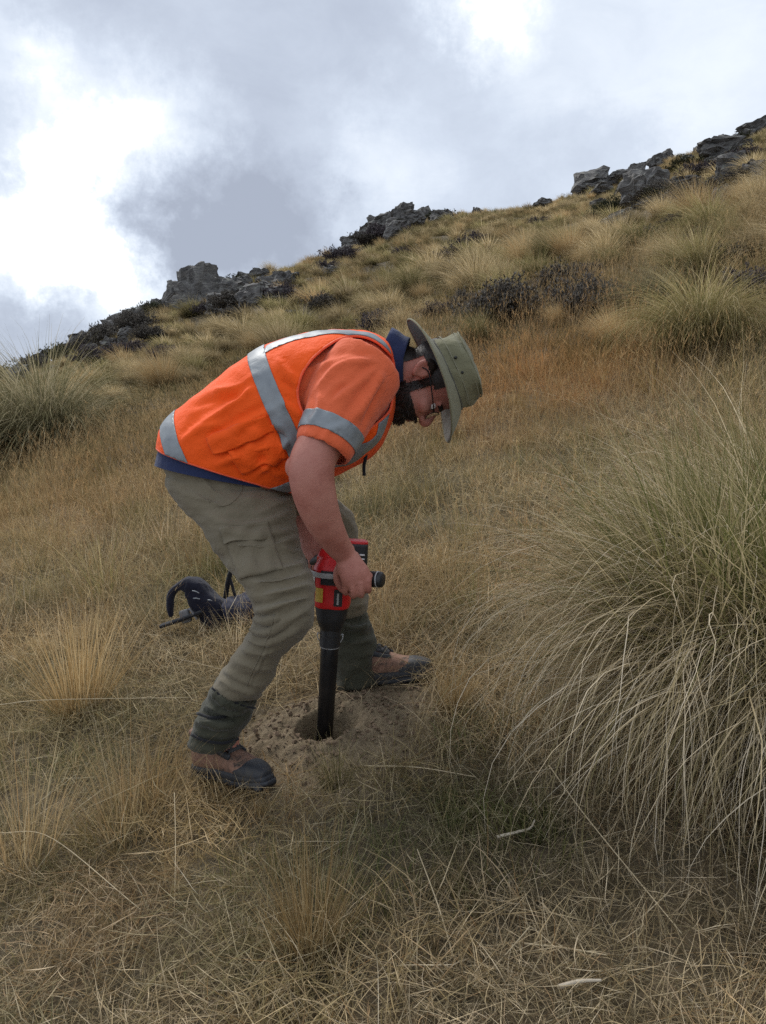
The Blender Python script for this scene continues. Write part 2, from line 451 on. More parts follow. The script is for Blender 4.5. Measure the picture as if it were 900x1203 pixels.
def instancer(name, pts, eul, scl, idx, tint, meshes, mat):
    """one stuff object: copies of a few patch meshes set on given points"""
    me = bpy.data.meshes.new(name)
    me.vertices.add(len(pts)); me.vertices.foreach_set('co', np.asarray(pts, np.float32).ravel())
    for an, typ, key, dat in (('rot', 'FLOAT_VECTOR', 'vector', eul), ('scl', 'FLOAT', 'value', scl), ('pick', 'INT', 'value', idx), ('tint', 'FLOAT_VECTOR', 'vector', tint)):
        a = me.attributes.new(an, typ, 'POINT'); a.data.foreach_set(key, np.asarray(dat, np.int32 if typ == 'INT' else np.float32).ravel())
    o = link(name, me)
    src = bpy.data.collections.new(name + "_patches")
    for i, m in enumerate(meshes):
        so = bpy.data.objects.new("patch_%02d" % i, m); src.objects.link(so)
    ng = bpy.data.node_groups.new(name, 'GeometryNodeTree')
    ng.interface.new_socket('Geometry', in_out='INPUT', socket_type='NodeSocketGeometry')
    ng.interface.new_socket('Geometry', in_out='OUTPUT', socket_type='NodeSocketGeometry')
    N, L = ng.nodes, ng.links
    gi, go = N.new('NodeGroupInput'), N.new('NodeGroupOutput')
    ci = N.new('GeometryNodeCollectionInfo'); ci.inputs['Collection'].default_value = src
    ci.inputs['Separate Children'].default_value = True; ci.inputs['Reset Children'].default_value = True
    def na(an, typ):
        nd = N.new('GeometryNodeInputNamedAttribute'); nd.data_type = typ; nd.inputs['Name'].default_value = an; return nd.outputs['Attribute']
    iop = N.new('GeometryNodeInstanceOnPoints')
    L.new(gi.outputs[0], iop.inputs['Points']); L.new(ci.outputs[0], iop.inputs['Instance'])
    iop.inputs['Pick Instance'].default_value = True
    L.new(na('pick', 'INT'), iop.inputs['Instance Index'])
    er = N.new('FunctionNodeEulerToRotation'); L.new(na('rot', 'FLOAT_VECTOR'), er.inputs[0]); L.new(er.outputs[0], iop.inputs['Rotation'])
    L.new(na('scl', 'FLOAT'), iop.inputs['Scale'])
    L.new(iop.outputs[0], go.inputs[0])
    mod = o.modifiers.new(name, 'NODES'); mod.node_group = ng
    return tag(o, kind='stuff')

def euler_on_slope(x, y, spin, strength=.85):
    n = ground_normal(x, y, .3)
    out = np.empty((len(x), 3))
    up = Vector((0, 0, 1))
    for i in range(len(x)):
        q = up.rotation_difference(Vector(n[i]).lerp(up, 1 - strength))
        out[i] = (q.to_matrix() @ Matrix.Rotation(spin[i], 3, 'Z')).to_euler()
    return out

def wedge_points(y0, y1, dens, margin=.12, umax=.66):
    """loosely spaced points of the ground that the view covers between two depths"""
    step = 1 / math.sqrt(dens)
    xm = (umax + margin / 2) * y1 + .3
    gx, gy = np.meshgrid(np.arange(-xm, xm, step), np.arange(y0, y1, step))
    x = (gx + RNG.uniform(0, step, gx.shape)).ravel(); y = (gy + RNG.uniform(0, step, gy.shape)).ravel()
    k = (np.abs(x) < (umax + margin / 2) * y + .25) & (y < y1)
    p = RNG.permutation(int(k.sum()))
    return x[k][p], y[k][p]

def region_tint(x, y):
    """how rusty, how green, how light the grass is at a place"""
    n = len(x)
    a = .5 + .5 * NZ1(x + 3, y - 5, 3.1); b = .5 + .5 * NZ2(x - 7, y + 2, 2.3)
    rust = .26 * smooth01((a - .45) / .5); green = .38 * smooth01((b - .5) / .5)
    def g(px, py, rad, amt):
        p = hit(px, py); return amt * np.exp(-(((x - p.x) ** 2 + (y - p.y) ** 2) / (rad * rad)))
    rust = rust + g(640, 470, 1.0, .7) + g(560, 440, 1.3, .35) + g(320, 900, .35, .3) + g(700, 400, 1.5, .15) + g(60, 600, 1.5, .3)
    green = green + g(545, 960, .13, .5) + g(630, 980, .13, .4) + g(100, 950, .35, .6) + g(300, 1080, .3, .3) + g(500, 590, .7, .5) + g(250, 690, .6, .4) + g(880, 410, .8, .5) + g(400, 1000, .4, .15)
    d = np.hypot(x, y)
    green = green * np.where(d > 7, .35, .8); rust = rust * np.where(d > 12, .5, 1.0)
    light = .12 * NZ3(x, y, 1.1) + RNG.uniform(-.12, .12, n)
    return np.stack([np.clip(rust + RNG.uniform(-.15, .15, n), 0, .95), np.clip(green + RNG.uniform(-.15, .15, n), 0, .95), np.clip(light, -.4, .35)], -1)

def clear_of(x, y, spots):
    k = np.ones(len(x), bool)
    for cx, cy, r in spots:
        k &= np.hypot(x - cx, y - cy) > r
    return k
# ------------------------------------------------------------------ schist rocks
def rock_material():
    t = NT("schist")
    tc = t.n('ShaderNodeTexCoord'); O = tc.outputs['Object']
    st = t.n('ShaderNodeMapping', {0: O, 2: (.35, .25, .3), 3: (1.2, 1.2, 9)})
    lay = t.noise(st.outputs[0], 2.2, 6, .65, .4); n = t.noise(O, 5, 8, .65); li = t.noise(O, 9, 5, .6, .5)
    c = t.ramp(lay.outputs[0], [(.3, (.055, .052, .05)), (.5, (.135, .126, .118)), (.7, (.25, .232, .21))])
    c = t.mix(t.maprange(n.outputs[0], .45, .7, 0, .7), c, (.085, .08, .08, 1))
    geo = t.n('ShaderNodeNewGeometry'); nz = t.n('ShaderNodeSeparateXYZ', {0: geo.outputs['Normal']}).outputs[2]
    lm = t.math('MULTIPLY', t.maprange(li.outputs[0], .52, .64, 0, 1), t.maprange(nz, -.1, .6, .15, .85))
    c = t.mix(lm, c, (.22, .22, .18, 1))
    oi = t.n('ShaderNodeObjectInfo')
    c = t.n('ShaderNodeVectorMath', {0: c, 'Scale': t.maprange(oi.outputs['Random'], 0, 1, .7, 1.15)}, operation='SCALE').outputs[0]
    h = t.math('ADD', lay.outputs[0], t.math('MULTIPLY', n.outputs[0], .7))
    return t.principled(c, .9, t.bump(h, 1.0, .05))
M_ROCK = rock_material()

def rock_mesh(seed, dims, blocky=.8, rough=.10, layers=5, dip=.25):
    """a faceted block of layered schist about dims across, standing on its base"""
    r = random.Random(seed)
    bm = bmesh.new()
    for i in range(26):
        v = Vector((r.uniform(-1, 1), r.uniform(-1, 1), r.uniform(-1, 1)))
        m = max(abs(v.x), abs(v.y), abs(v.z)); v = v.lerp(v / m, blocky) * r.uniform(.82, 1)
        bm.verts.new(v)
    bmesh.ops.convex_hull(bm, input=bm.verts)
    for e in [v for v in bm.verts if not v.link_faces]: bm.verts.remove(e)
    bmesh.ops.triangulate(bm, faces=bm.faces)
    bmesh.ops.subdivide_edges(bm, edges=bm.edges, cuts=4, use_grid_fill=True)
    bmesh.ops.triangulate(bm, faces=bm.faces)
    off = Vector((r.uniform(0, 90), r.uniform(0, 90), 0))
    bm.normal_update()
    for v in bm.verts:
        p = v.co
        lz = (p.z + dip * p.x) * layers
        step = (lz - math.floor(lz))
        led = (.5 - step) * .10 + .10 * mnoise.noise(Vector((math.floor(lz) * 3.1, p.x * .8, p.y * .8)) + off)
        q = mnoise.fractal(p * 2.2 + off, .9, 2.1, 4)
        vd = mnoise.voronoi(Vector((p.x * 1.1, p.y * 1.1, p.z * 1.9)) + off)[0]
        led -= .22 * max(0.0, 1 - (vd[1] - vd[0]) / .16)
        v.co = p + v.normal * (led + rough * q * 1.6)
        v.co.x *= dims[0] / 2; v.co.y *= dims[1] / 2; v.co.z = (v.co.z + .55) * dims[2] / 1.6
    me = bpy.data.meshes.new("rock"); bm.to_mesh(me); bm.free()
    me.materials.append(M_ROCK)
    return me

GR = "schist rocks along the ridge"
# photo point of the base centre, width px, height px, depth ratio, tilt (degrees in the picture plane), label
ROCKS = [
 (238, 360, 46, 52, .8, -12, "tallest leaning block of the left outcrop, with a knob on its top"),
 (207, 358, 30, 34, .8, 10, "squat block left of the tallest one in the left outcrop"),
 (212, 338, 16, 16, 1, 0, "small knob balanced on the squat block of the left outcrop"),
 (268, 360, 50, 34, .7, 10, "broad cracked slab right of the tallest block in the left outcrop"),
 (300, 356, 40, 24, .8, -10, "grey split block at the right of the left outcrop"),
 (250, 345, 30, 30, .6, 18, "cracked block filling the gap right of the tallest one in the left outcrop"),
 (284, 346, 26, 22, .7, -6, "stepped block on top of the split block in the left outcrop"),
 (222, 362, 24, 30, .6, 14, "sloping plate between the two left blocks of the left outcrop"),
 (262, 366, 40, 22, .8, 0, "dark low rock at the foot of the left outcrop"),
 (312, 338, 30, 12, 1, 6, "flat pale slab at the right end of the left outcrop"),
 (192, 358, 14, 12, 1, 0, "small rounded rock at the left end of the left outcrop"),
 (388, 323, 26, 9, 1.2, 8, "flat pale slab lying alone on the slope right of the left outcrop"),
 (408, 284, 20, 10, 1, -20, "lowest dark rock of the middle outcrop"),
 (428, 276, 24, 14, 1, -15, "dark rock second up the middle outcrop"),
 (452, 272, 32, 20, 1, -10, "broad dark rock in the middle of the middle outcrop"),
 (474, 262, 26, 22, 1, -10, "pointed rock at the top of the middle outcrop"),
 (520, 260, 28, 12, 1, 8, "slanting dark slab right of the middle outcrop"),
 (562, 246, 14, 7, 1, 0, "small rock on the skyline between the outcrops"),
 (640, 238, 22, 6, 1, 4, "thin skyline slab left of the right outcrop"),
 (695, 221, 44, 21, .8, 4, "big rounded boulder at the left end of the right outcrop"),
 (725, 214, 34, 16, .9, -14, "dark block right of the big rounded boulder"),
 (750, 206, 26, 12, .9, -16, "dark step of rock up the skyline of the right outcrop"),
 (770, 188, 18, 10, 1, -20, "small skyline rock in the right outcrop"),
 (784, 178, 14, 12, 1, 0, "square skyline block in the right outcrop"),
 (822, 176, 18, 12, 1, 0, "rounded dark boulder on the skyline at the right"),
 (846, 189, 50, 22, .8, -22, "tilted dark slab with a shadowed overhang at the upper right"),
 (857, 207, 36, 22, .9, 4, "dark angular boulder below the tilted slab"),
 (888, 208, 28, 14, .9, 10, "pale topped boulder at the right edge"),
 (758, 238, 56, 34, .8, 8, "wide dark layered rock low in the right outcrop"),
 (742, 228, 40, 10, .9, -18, "thin tilted slab above the wide dark layered rock"),
 (800, 222, 40, 9, .9, -6, "long low ledge in the middle of the right outcrop"),
 (838, 224, 24, 12, 1, 4, "grey rock under the dark angular boulder"),
 (890, 154, 40, 14, .8, -20, "skyline ledge at the upper right corner"),
 (706, 228, 26, 10, 1, 0, "small dark rock at the foot of the big rounded boulder"),
 (790, 240, 26, 9, 1, 0, "low dark rock right of the wide layered one"),
 (340, 372, 14, 6, 1, 0, "little pale stone on the slope above the vest"),
 (88, 416, 16, 10, 1, -14, "grey rock among the shrubs on the left ridge"),
 (168, 376, 16, 11, 1, -10, "grey rock in the shrubs left of the left outcrop"),
 (64, 436, 12, 6, 1, 0, "pale brown stone at the foot of the left ridge shrubs"),
]
SPUR = [(22, 434, 30, 14), (52, 426, 26, 16), (74, 418, 24, 14), (97, 409, 30, 18), (120, 399, 26, 16), (140, 389, 28, 20), (156, 379, 22, 16), (174, 368, 24, 16), (186, 361, 20, 16), (108, 420, 22, 12), (150, 398, 22, 12), (128, 410, 26, 12)]
for a in SPUR: ROCKS.append(a + (.8, -22, "broken grey rock among the dark shrubs of the left ridge spur"))
_r = random.Random(5)
for _ in range(20):
    px = _r.uniform(690, 895); top = np.interp(px, [680, 740, 830, 900], [226, 206, 178, 152])
    ROCKS.append((px, top + _r.uniform(6, 70), _r.uniform(12, 30), _r.uniform(6, 12), .9, _r.uniform(-22, 12), "low dark slab scattered among tussocks of the upper right slope"))
for px, py in ((440, 268), (462, 280), (488, 262), (416, 284), (466, 256), (444, 282), (500, 258)):
    ROCKS.append((px, py, _r.uniform(18, 30), _r.uniform(12, 18), .9, _r.uniform(-25, 5), "jagged dark rock wedged into the middle outcrop"))
for px, py in ((318, 346), (332, 334), (305, 330), (290, 328), (276, 366), (330, 352), (246, 368)):
    ROCKS.append((px, py, _r.uniform(20, 34), _r.uniform(9, 15), .9, _r.uniform(-8, 12), "pale flat stone around the foot and right end of the left outcrop"))
ROCK_SPOTS = []
for i, (px, py, w, h, dr, tl, lab) in enumerate(ROCKS):
    p = hit(px, py)
    k = p.y / FPX
    if px < 345 and h > 20: h = h * .80
    d = (w * k * 1.08, w * k * dr * 1.1, h * k * 1.22)
    ROCK_SPOTS.append((p.x, p.y - w * k * .2, w * k * .6)); ROCK_SPOTS.append((p.x * (1 - 1.0 / p.y), p.y - 1.0, w * k * .45 + .25)); ROCK_SPOTS.append((p.x * (1 - 1.9 / p.y), p.y - 1.9, w * k * .4 + .2))
    o = link("rock", rock_mesh(400 + i, d, blocky=.2 if 'rounded' in lab else .5 + .4 * ((i * 37 % 10) / 10), layers=4 + i % 4, dip=(-.3 if i % 2 else .35)), None, False)
    o.location = p + Vector((0, 0, .0 * d[2])); o.rotation_euler = (0, math.radians(tl), RNG.uniform(-.5, .5))
    tag(o, lab, "rock", GR)
# knob of the tallest block sits on it
o = link("rock", rock_mesh(470, (.50, .45, .35), .5), None, False)
p = hit(238, 360); o.location = p + Vector((-(9) / FPX * p.y, 0, 36 / FPX * p.y)); tag(o, "overhanging capstone knob on the tallest block of the left outcrop", "rock", GR)
# ------------------------------------------------------------------ dark twiggy shrubs
def shrub_material(name, a, b, tip):
    t = NT(name)
    at_ = t.n('ShaderNodeAttribute', attribute_name='blade'); s = t.n('ShaderNodeSeparateXYZ', {0: at_.outputs['Vector']})
    c = t.mix(s.outputs[0], tuple(a) + (1,), tuple(b) + (1,))
    c = t.mix(t.math('MULTIPLY', t.maprange(s.outputs[1], .5, 1.0), s.outputs[2]), c, tuple(tip) + (1,))
    d = t.n('ShaderNodeBsdfDiffuse', {0: c})
    return t.surf(d.outputs[0])
M_SHG = shrub_material("grey_shrub", (.060, .053, .048), (.125, .112, .100), (.30, .27, .225))
M_SHP = shrub_material("purple_shrub", (.055, .044, .050), (.11, .09, .098), (.24, .21, .20))
M_SHD = shrub_material("olive_shrub", (.045, .047, .030), (.09, .095, .06), (.18, .175, .115))

def shrub_mesh(seed, mat, n=330, twigs=13, w=.010):
    """unit shrub: about 1 m across, .6 m high; stems that fork into many small twigs and leaves"""
    r = np.random.default_rng(seed)
    root, a0 = disc(n, .16, r)
    root[:, 2] -= .03
    L = r.uniform(.30, .66, n)
    # lumpy outline
    lob = 1 + .22 * np.sin(a0 * 3 + seed) + .15 * np.sin(a0 * 5 + seed * 2)
    lean = r.uniform(0, 1.5, n) ** .85
    L = L * lob * (1 - .40 * np.cos(lean)) * 1.0
    p = blades(n, root, L, np.full(n, w), lean, r.uniform(-.3, .4, n), 4, a0 + r.normal(0, .4, n), r, kink=.18)
    V = p[0].reshape(n, 10, 3).reshape(n, 5, 2, 3).mean(2)
    parts = [p]
    m = n * twigs
    ti = np.repeat(np.arange(n), twigs)
    f = r.uniform(.3, 1.0, m) * 3.999
    k = f.astype(int); fr = (f - k)[:, None]
    base = V[ti, k] * (1 - fr) + V[ti, k + 1] * fr
    q = blades(m, base, r.uniform(.04, .12, m), np.full(m, w * .8), np.abs(r.normal(1.0, .6, m)), r.uniform(-.4, .8, m), 2, r.uniform(0, 6.28, m), r, kink=.4)
    parts.append(q)
    V2 = q[0].reshape(m, 3, 2, 3).mean(2)
    l = m * 6
    li = np.repeat(np.arange(m), 6)
    fr = r.uniform(0, 1, l)[:, None]
    b2 = V2[li, 1] * (1 - fr) + V2[li, 2] * fr
    parts.append(blades(l, b2, r.uniform(.018, .05, l), np.full(l, w * 2.3), r.uniform(0, 1.6, l), r.uniform(-.3, .6, l), 1, r.uniform(0, 6.28, l), r))
    parts[-1][2][:, 1] = np.maximum(parts[-1][2][:, 1], .6)
    v, f, a = join(parts)
    return mesh_np("shrub", v, f, mat, False, {'blade': a})
SHR = [shrub_mesh(1, M_SHG), shrub_mesh(2, M_SHP), shrub_mesh(3, M_SHG), shrub_mesh(4, M_SHD), shrub_mesh(5, M_SHP)]
GB = "dark shrubs on the slope"
SHRUBS = [   # base centre, width px, height px, variant, label
 (592, 378, 92, 46, 0, "widest dark grey shrub mid slope right of the hat"),
 (548, 366, 40, 26, 2, "small grey shrub at the left of the widest one"),
 (662, 340, 56, 30, 2, "grey shrub up right of the widest one"),
 (694, 368, 66, 44, 0, "dense charcoal shrub lower right of the grey pair"),
 (889, 352, 66, 42, 4, "purple brown shrub at the right edge"),
 (845, 312, 50, 26, 2, "grey shrub left above the purple right edge shrub"),
 (448, 388, 50, 24, 4, "dark purple shrub just above the vest's shoulder"),
 (382, 364, 40, 18, 0, "low dark shrub on the slope above the vest"),
 (515, 372, 34, 18, 4, "dark shrub between the shoulder shrub and the widest one"),
 (195, 420, 34, 20, 4, "purple shrub among the tussocks below the left outcrop"),
 (15, 440, 46, 22, 3, "dark shrub lowest on the left ridge"),
 (45, 432, 44, 26, 0, "shrub with spiky top second along the left ridge"),
 (78, 422, 40, 24, 3, "dark shrub third along the left ridge"),
 (105, 412, 46, 24, 2, "broad grey shrub in the middle of the left ridge"),
 (132, 402, 48, 30, 0, "tall grey shrub above the middle of the left ridge"),
 (118, 426, 56, 24, 4, "purple shrub below the tall grey one on the left ridge"),
 (152, 416, 44, 20, 4, "low purple shrub at the right foot of the left ridge"),
 (160, 388, 46, 28, 2, "grey shrub near the outcrop on the left ridge"),
 (182, 372, 36, 22, 3, "olive shrub touching the left outcrop"),
 (178, 398, 44, 20, 2, "grey brown shrub below the left outcrop"),
 (284, 362, 56, 20, 2, "grey bush growing along the foot of the left outcrop"),
 (330, 352, 36, 18, 4, "dusky bush right of the left outcrop"),
 (282, 322, 60, 12, 3, "low green brown growth on top of the left outcrop"),
 (458, 282, 44, 18, 4, "dark shrub on the face of the middle outcrop"),
 (436, 286, 34, 12, 0, "grey shrub at the foot of the middle outcrop"),
 (471, 245, 8, 12, 3, "tiny pointed bush on the tip of the middle outcrop"),
 (515, 256, 30, 12, 3, "green brown bush over the slanting slab"),
 (770, 238, 50, 18, 2, "grey shrub around the wide layered rock"),
 (815, 236, 60, 22, 0, "grey shrub in the middle of the right outcrop"),
 (880, 192, 40, 18, 4, "dark shrub behind the angular boulder at the right"),
 (800, 250, 34, 12, 4, "low dark shrub under the right outcrop"),
 (655, 262, 26, 9, 2, "small grey shrub on the upper slope"),
 (808, 200, 40, 12, 3, "olive growth between the upper ledges on the right"),
 (880, 146, 30, 10, 3, "olive bush on the skyline in the upper right corner"),
 (740, 210, 34, 10, 2, "grey growth along the top of the right outcrop"),
]
SHRUB_SPOTS = []
for px, py, w, h, v, lab in SHRUBS:
    p = hit(px, py); k = p.y / FPX
    if w > 30: SHRUB_SPOTS += [(p.x, p.y, w * k * .6), (p.x * (1 - .8 / p.y), p.y - .8, w * k * .5), (p.x * (1 - 1.5 / p.y), p.y - 1.5, w * k * .45)]
    o = link("shrub", SHR[v])
    o.location = p; o.rotation_euler = (0, 0, RNG.uniform(0, 6.28)); far_ = .85 if p.x < -4 else 1.05
    o.scale = (w * k * far_ * 1.15, w * k * 1.0, h * k / .50 * far_)
    tag(o, lab, "shrub", GB)

extra = random.Random(9)
for _ in range(46):     # small bushes scattered through the tussocks
    px = extra.uniform(230, 900); top = np.interp(px, [230, 480, 690, 900], [350, 262, 228, 165])
    py = top + extra.uniform(14, 120)
    if px < 560 and py > 380: continue
    p = hit(px, py); k = p.y / FPX; w = extra.uniform(22, 46)
    o = link("shrub", SHR[extra.randrange(5)])
    o.location = p; o.rotation_euler = (0, 0, extra.uniform(0, 6.28)); o.scale = (w * k, w * k * .9, w * k * .8)
    tag(o, "small dusky shrub scattered among the tussocks of the upper slope", "shrub", GB)
# ------------------------------------------------------------------ turf
def scatter(name, zones, meshes, weights, mat, scale=(.8, 1.25), keep_out=(), tilt=.85, shift=None):
    X_, Y_, S_ = [], [], []
    for y0, y1, dens, sc in zones:
        x, y = wedge_points(y0, y1, dens)
        k = clear_of(x, y, keep_out)
        x, y = x[k], y[k]
        X_.append(x); Y_.append(y); S_.append(RNG.uniform(scale[0], scale[1], len(x)) * sc)
    x, y, s = map(np.concatenate, (X_, Y_, S_))
    z = ground_z(x, y)
    eul = euler_on_slope(x, y, RNG.uniform(0, 6.28, len(x)), tilt)
    tint = region_tint(x, y)
    if shift is not None: tint = np.clip(tint + np.array(shift), -.5, .95)
    pick = RNG.choice(len(meshes), len(x), p=np.array(weights) / sum(weights))
    return instancer(name, np.stack([x, y, z], -1), eul, s, pick, tint, meshes, mat)

BARE = [(HOLE[0], HOLE[1] - .02, .29), (HOLE[0] + .17, HOLE[1] - .02, .15), (HOLE[0] - .16, HOLE[1] + .02, .16), (HOLE[0] + .02, HOLE[1] - .2, .14), (.06, 2.36, .10), (.14, 2.33, .10)]
near_turf = [turf_patch(100 + i, 220, .17, .06, .23, .0021, M_TURF) for i in range(5)]
grey_turf = [turf_patch(110 + i, 300, .17, .04, .17, .0018, M_GREYT, flat=.55) for i in range(4)]
near_green = [turf_patch(120 + i, 140, .12, .05, .13, .0020, M_GREEN, lean=(.1, .9), flat=.1) for i in range(2)]
ALL_NEAR = near_turf + grey_turf + near_green
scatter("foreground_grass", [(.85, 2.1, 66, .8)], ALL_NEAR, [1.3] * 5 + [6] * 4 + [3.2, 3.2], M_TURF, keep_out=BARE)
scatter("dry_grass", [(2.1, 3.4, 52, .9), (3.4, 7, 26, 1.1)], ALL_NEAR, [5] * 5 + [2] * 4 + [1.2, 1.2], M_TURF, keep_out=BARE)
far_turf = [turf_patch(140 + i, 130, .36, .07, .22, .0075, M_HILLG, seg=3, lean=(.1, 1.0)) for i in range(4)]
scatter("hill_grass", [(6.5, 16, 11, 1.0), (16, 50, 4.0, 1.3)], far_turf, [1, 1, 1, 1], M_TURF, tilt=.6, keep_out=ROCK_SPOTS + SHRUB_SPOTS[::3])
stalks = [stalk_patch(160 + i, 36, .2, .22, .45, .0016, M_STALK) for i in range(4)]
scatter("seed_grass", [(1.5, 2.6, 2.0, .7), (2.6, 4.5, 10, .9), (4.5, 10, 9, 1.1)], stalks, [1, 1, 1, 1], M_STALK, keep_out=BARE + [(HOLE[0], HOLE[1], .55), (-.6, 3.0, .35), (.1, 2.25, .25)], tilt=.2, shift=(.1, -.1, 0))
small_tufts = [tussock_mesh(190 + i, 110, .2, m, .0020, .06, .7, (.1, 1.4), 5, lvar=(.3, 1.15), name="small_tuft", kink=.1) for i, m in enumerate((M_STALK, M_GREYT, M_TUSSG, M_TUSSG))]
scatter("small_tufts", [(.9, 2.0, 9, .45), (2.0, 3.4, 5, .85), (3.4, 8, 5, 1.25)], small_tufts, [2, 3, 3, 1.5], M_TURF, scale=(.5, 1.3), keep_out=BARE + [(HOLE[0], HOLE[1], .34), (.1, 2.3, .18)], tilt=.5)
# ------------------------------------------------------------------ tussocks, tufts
def put(name, mesh, p, rot=0.0, s=1.0, label=None, cat=None, group=None, parent=None, sz=None):
    o = link(name, mesh, parent)
    o.location = p; o.rotation_euler = (0, 0, rot); o.scale = (s, s, s * (sz or 1))
    return tag(o, label, cat, group)

# the big tussock whose blades pour down beside the auger, and its neighbour at the frame edge
def pour(seed, n, L, w, az_c, az_s, lean, curl, mat, spread, seg=12, kink=.05, dend=3.0):
    r = np.random.default_rng(seed)
    root, a0 = disc(n, spread, r)
    root[:, 2] -= .03
    az = r.normal(az_c, az_s, n)
    LL = r.uniform(L[0], L[1], n)
    le = np.clip(r.normal(lean[0], lean[1], n), 0, 1.4)
    cu = r.uniform(curl[0], curl[1], n)
    return blades(n, root, LL, w * r.uniform(.65, 1.3, n), le, cu, seg, az, r, (0, 0), kink, dend)
def mesh_of(name, parts, mat):
    v, f, a = join(parts); return mesh_np(name, v, f, mat, False, {'blade': a})

bt = empty("tussock", hit(868, 838)); tag(bt, "huge arching olive tussock with long pale curling blades beside the digger", "tussock", "snow tussocks on the slope")
LEFT = math.pi
link("green_blades", mesh_of("green_blades", [
    pour(1, 1800, (.5, .9), .0036, LEFT - .2, 1.1, (.34, .24), (.3, 1.7), None, .20, 9, .08),
    pour(2, 800, (.45, .85), .0036, LEFT + .6, 1.4, (.30, .2), (.2, 1.0), None, .17, 8)], M_BIGG), bt)
link("dry_blades", mesh_of("dry_blades", [
    pour(3, 1700, (.52, 1.02), .0030, LEFT + .05, 1.0, (.34, .26), (1.6, 3.8), None, .20, 13, .14, 4.2),
    pour(4, 750, (.4, .88), .0029, LEFT + 1.0, .9, (.42, .28), (1.6, 3.4), None, .20, 12, .16, 3.6),
    pour(7, 220, (.8, 1.1), .0030, LEFT - .35, .55, (.34, .13), (1.1, 2.6), None, .18, 14, .08, 3.6),
    pour(5, 300, (.6, 1.0), .0030, LEFT - .9, .6, (.35, .2), (1.6, 3.6), None, .18, 14, .06, 4.2)], M_PALE), bt)
link("dead_skirt", mesh_of("dead_skirt", [
    pour(6, 700, (.3, .65), .0030, LEFT + .5, 1.3, (.95, .25), (.8, 1.9), None, .24, 9, .14, 2.8)], M_PALE), bt)
b2 = empty("tussock", hit(985, 880)); tag(b2, "pale dry tussock spilling in over the right edge in front of the huge olive one", "tussock", "snow tussocks on the slope")
link("green_blades", mesh_of("green_blades", [
    pour(11, 700, (.5, .9), .0034, LEFT + .1, 1.0, (.35, .2), (.3, 1.4), None, .17, 9)], M_BIGG), b2)
link("dry_blades", mesh_of("dry_blades", [
    pour(12, 1050, (.5, .84), .0029, LEFT + .2, .8, (.38, .22), (1.6, 3.2), None, .19, 13, .09, 3.3),
    pour(13, 550, (.45, .8), .0028, LEFT + .9, .7, (.7, .25), (1.4, 2.4), None, .22, 11, .1, 3.1)], M_PALE), b2)
b3 = empty("tussock", hit(925, 700)); tag(b3, "grey tan tussock at the right edge behind the huge olive one", "tussock", "snow tussocks on the slope")
link("dry_blades", mesh_of("dry_blades", [
    pour(21, 1200, (.5, .95), .0032, LEFT + .3, 1.2, (.40, .25), (.9, 2.6), None, .17, 12, .07, 3.2)], M_PALE), b3)
link("green_blades", mesh_of("green_blades", [
    pour(22, 1000, (.45, .85), .0034, LEFT + .1, 1.3, (.3, .2), (.3, 1.3), None, .15, 8)], M_TUSSG), b3)

# tufts and tussocks that can be named one by one
fine = tussock_mesh(31, 330, .30, M_RUST, .0019, .06, .5, (.0, .7), 6, lvar=(.3, 1.15), name="tuft", kink=.12)
fine2 = tussock_mesh(32, 220, .32, M_STALK, .0018, .10, .7, (.1, 1.1), 6, lvar=(.25, 1.2), name="tuft", kink=.16)
fine3 = tussock_mesh(33, 180, .22, M_TUSSG, .0020, .06, .7, (.2, 1.0), 5, lvar=(.4, 1.1), name="tuft")
herb = turf_patch(34, 260, .11, .06, .14, .0034, M_GREEN, lean=(.05, .9), curl=(0, 1.0), flat=.05); herb.name = "tuft"
GT = "grass tufts near the digger"
put("grass_tuft", fine, hit(366, 1118), .3, .72, "small rust coloured upright tuft in the bare foreground below the hole", "grass tuft", GT)
put("grass_tuft", fine, hit(92, 838), 1.9, 1.25, "wide amber tuft of fine stalks left of the bent digger", "grass tuft", GT, sz=.9)
put("grass_tuft", fine2, hit(240, 668), 2.6, 1.35, "tall straw tuft standing behind the trousers and backpack", "grass tuft", GT)
put("grass_tuft", fine2, hit(150, 985), .9, .85, "loose olive straw tuft in front of the near boot", "grass tuft", GT)
put("grass_tuft", fine3, hit(395, 925), 1.4, .55, "short green tuft at the near lip of the dug soil", "grass tuft", GT)
put("grass_tuft", herb, hit(545, 962), 2.2, .7, "dark green tuft in the foreground right of the rust tuft", "grass tuft", GT)
put("grass_tuft", herb, hit(628, 975), .6, .6, "dark green broad bladed tuft under the huge tussock", "grass tuft", GT)
put("grass_tuft", fine2, hit(530, 700), .2, .9, "straw tuft beyond the far boot", "grass tuft", GT)
put("grass_tuft", fine2, hit(30, 1010), 4.2, .9, "pale tuft at the lower left edge", "grass tuft", GT)
put("grass_tuft", fine, hit(530, 838), 4.0, .5, "little orange tuft at the toe of the far boot", "grass tuft", GT)
put("grass_tuft", fine2, hit(455, 745), 5.2, .85, "thin stalks standing over the far boot's ankle", "grass tuft", GT)

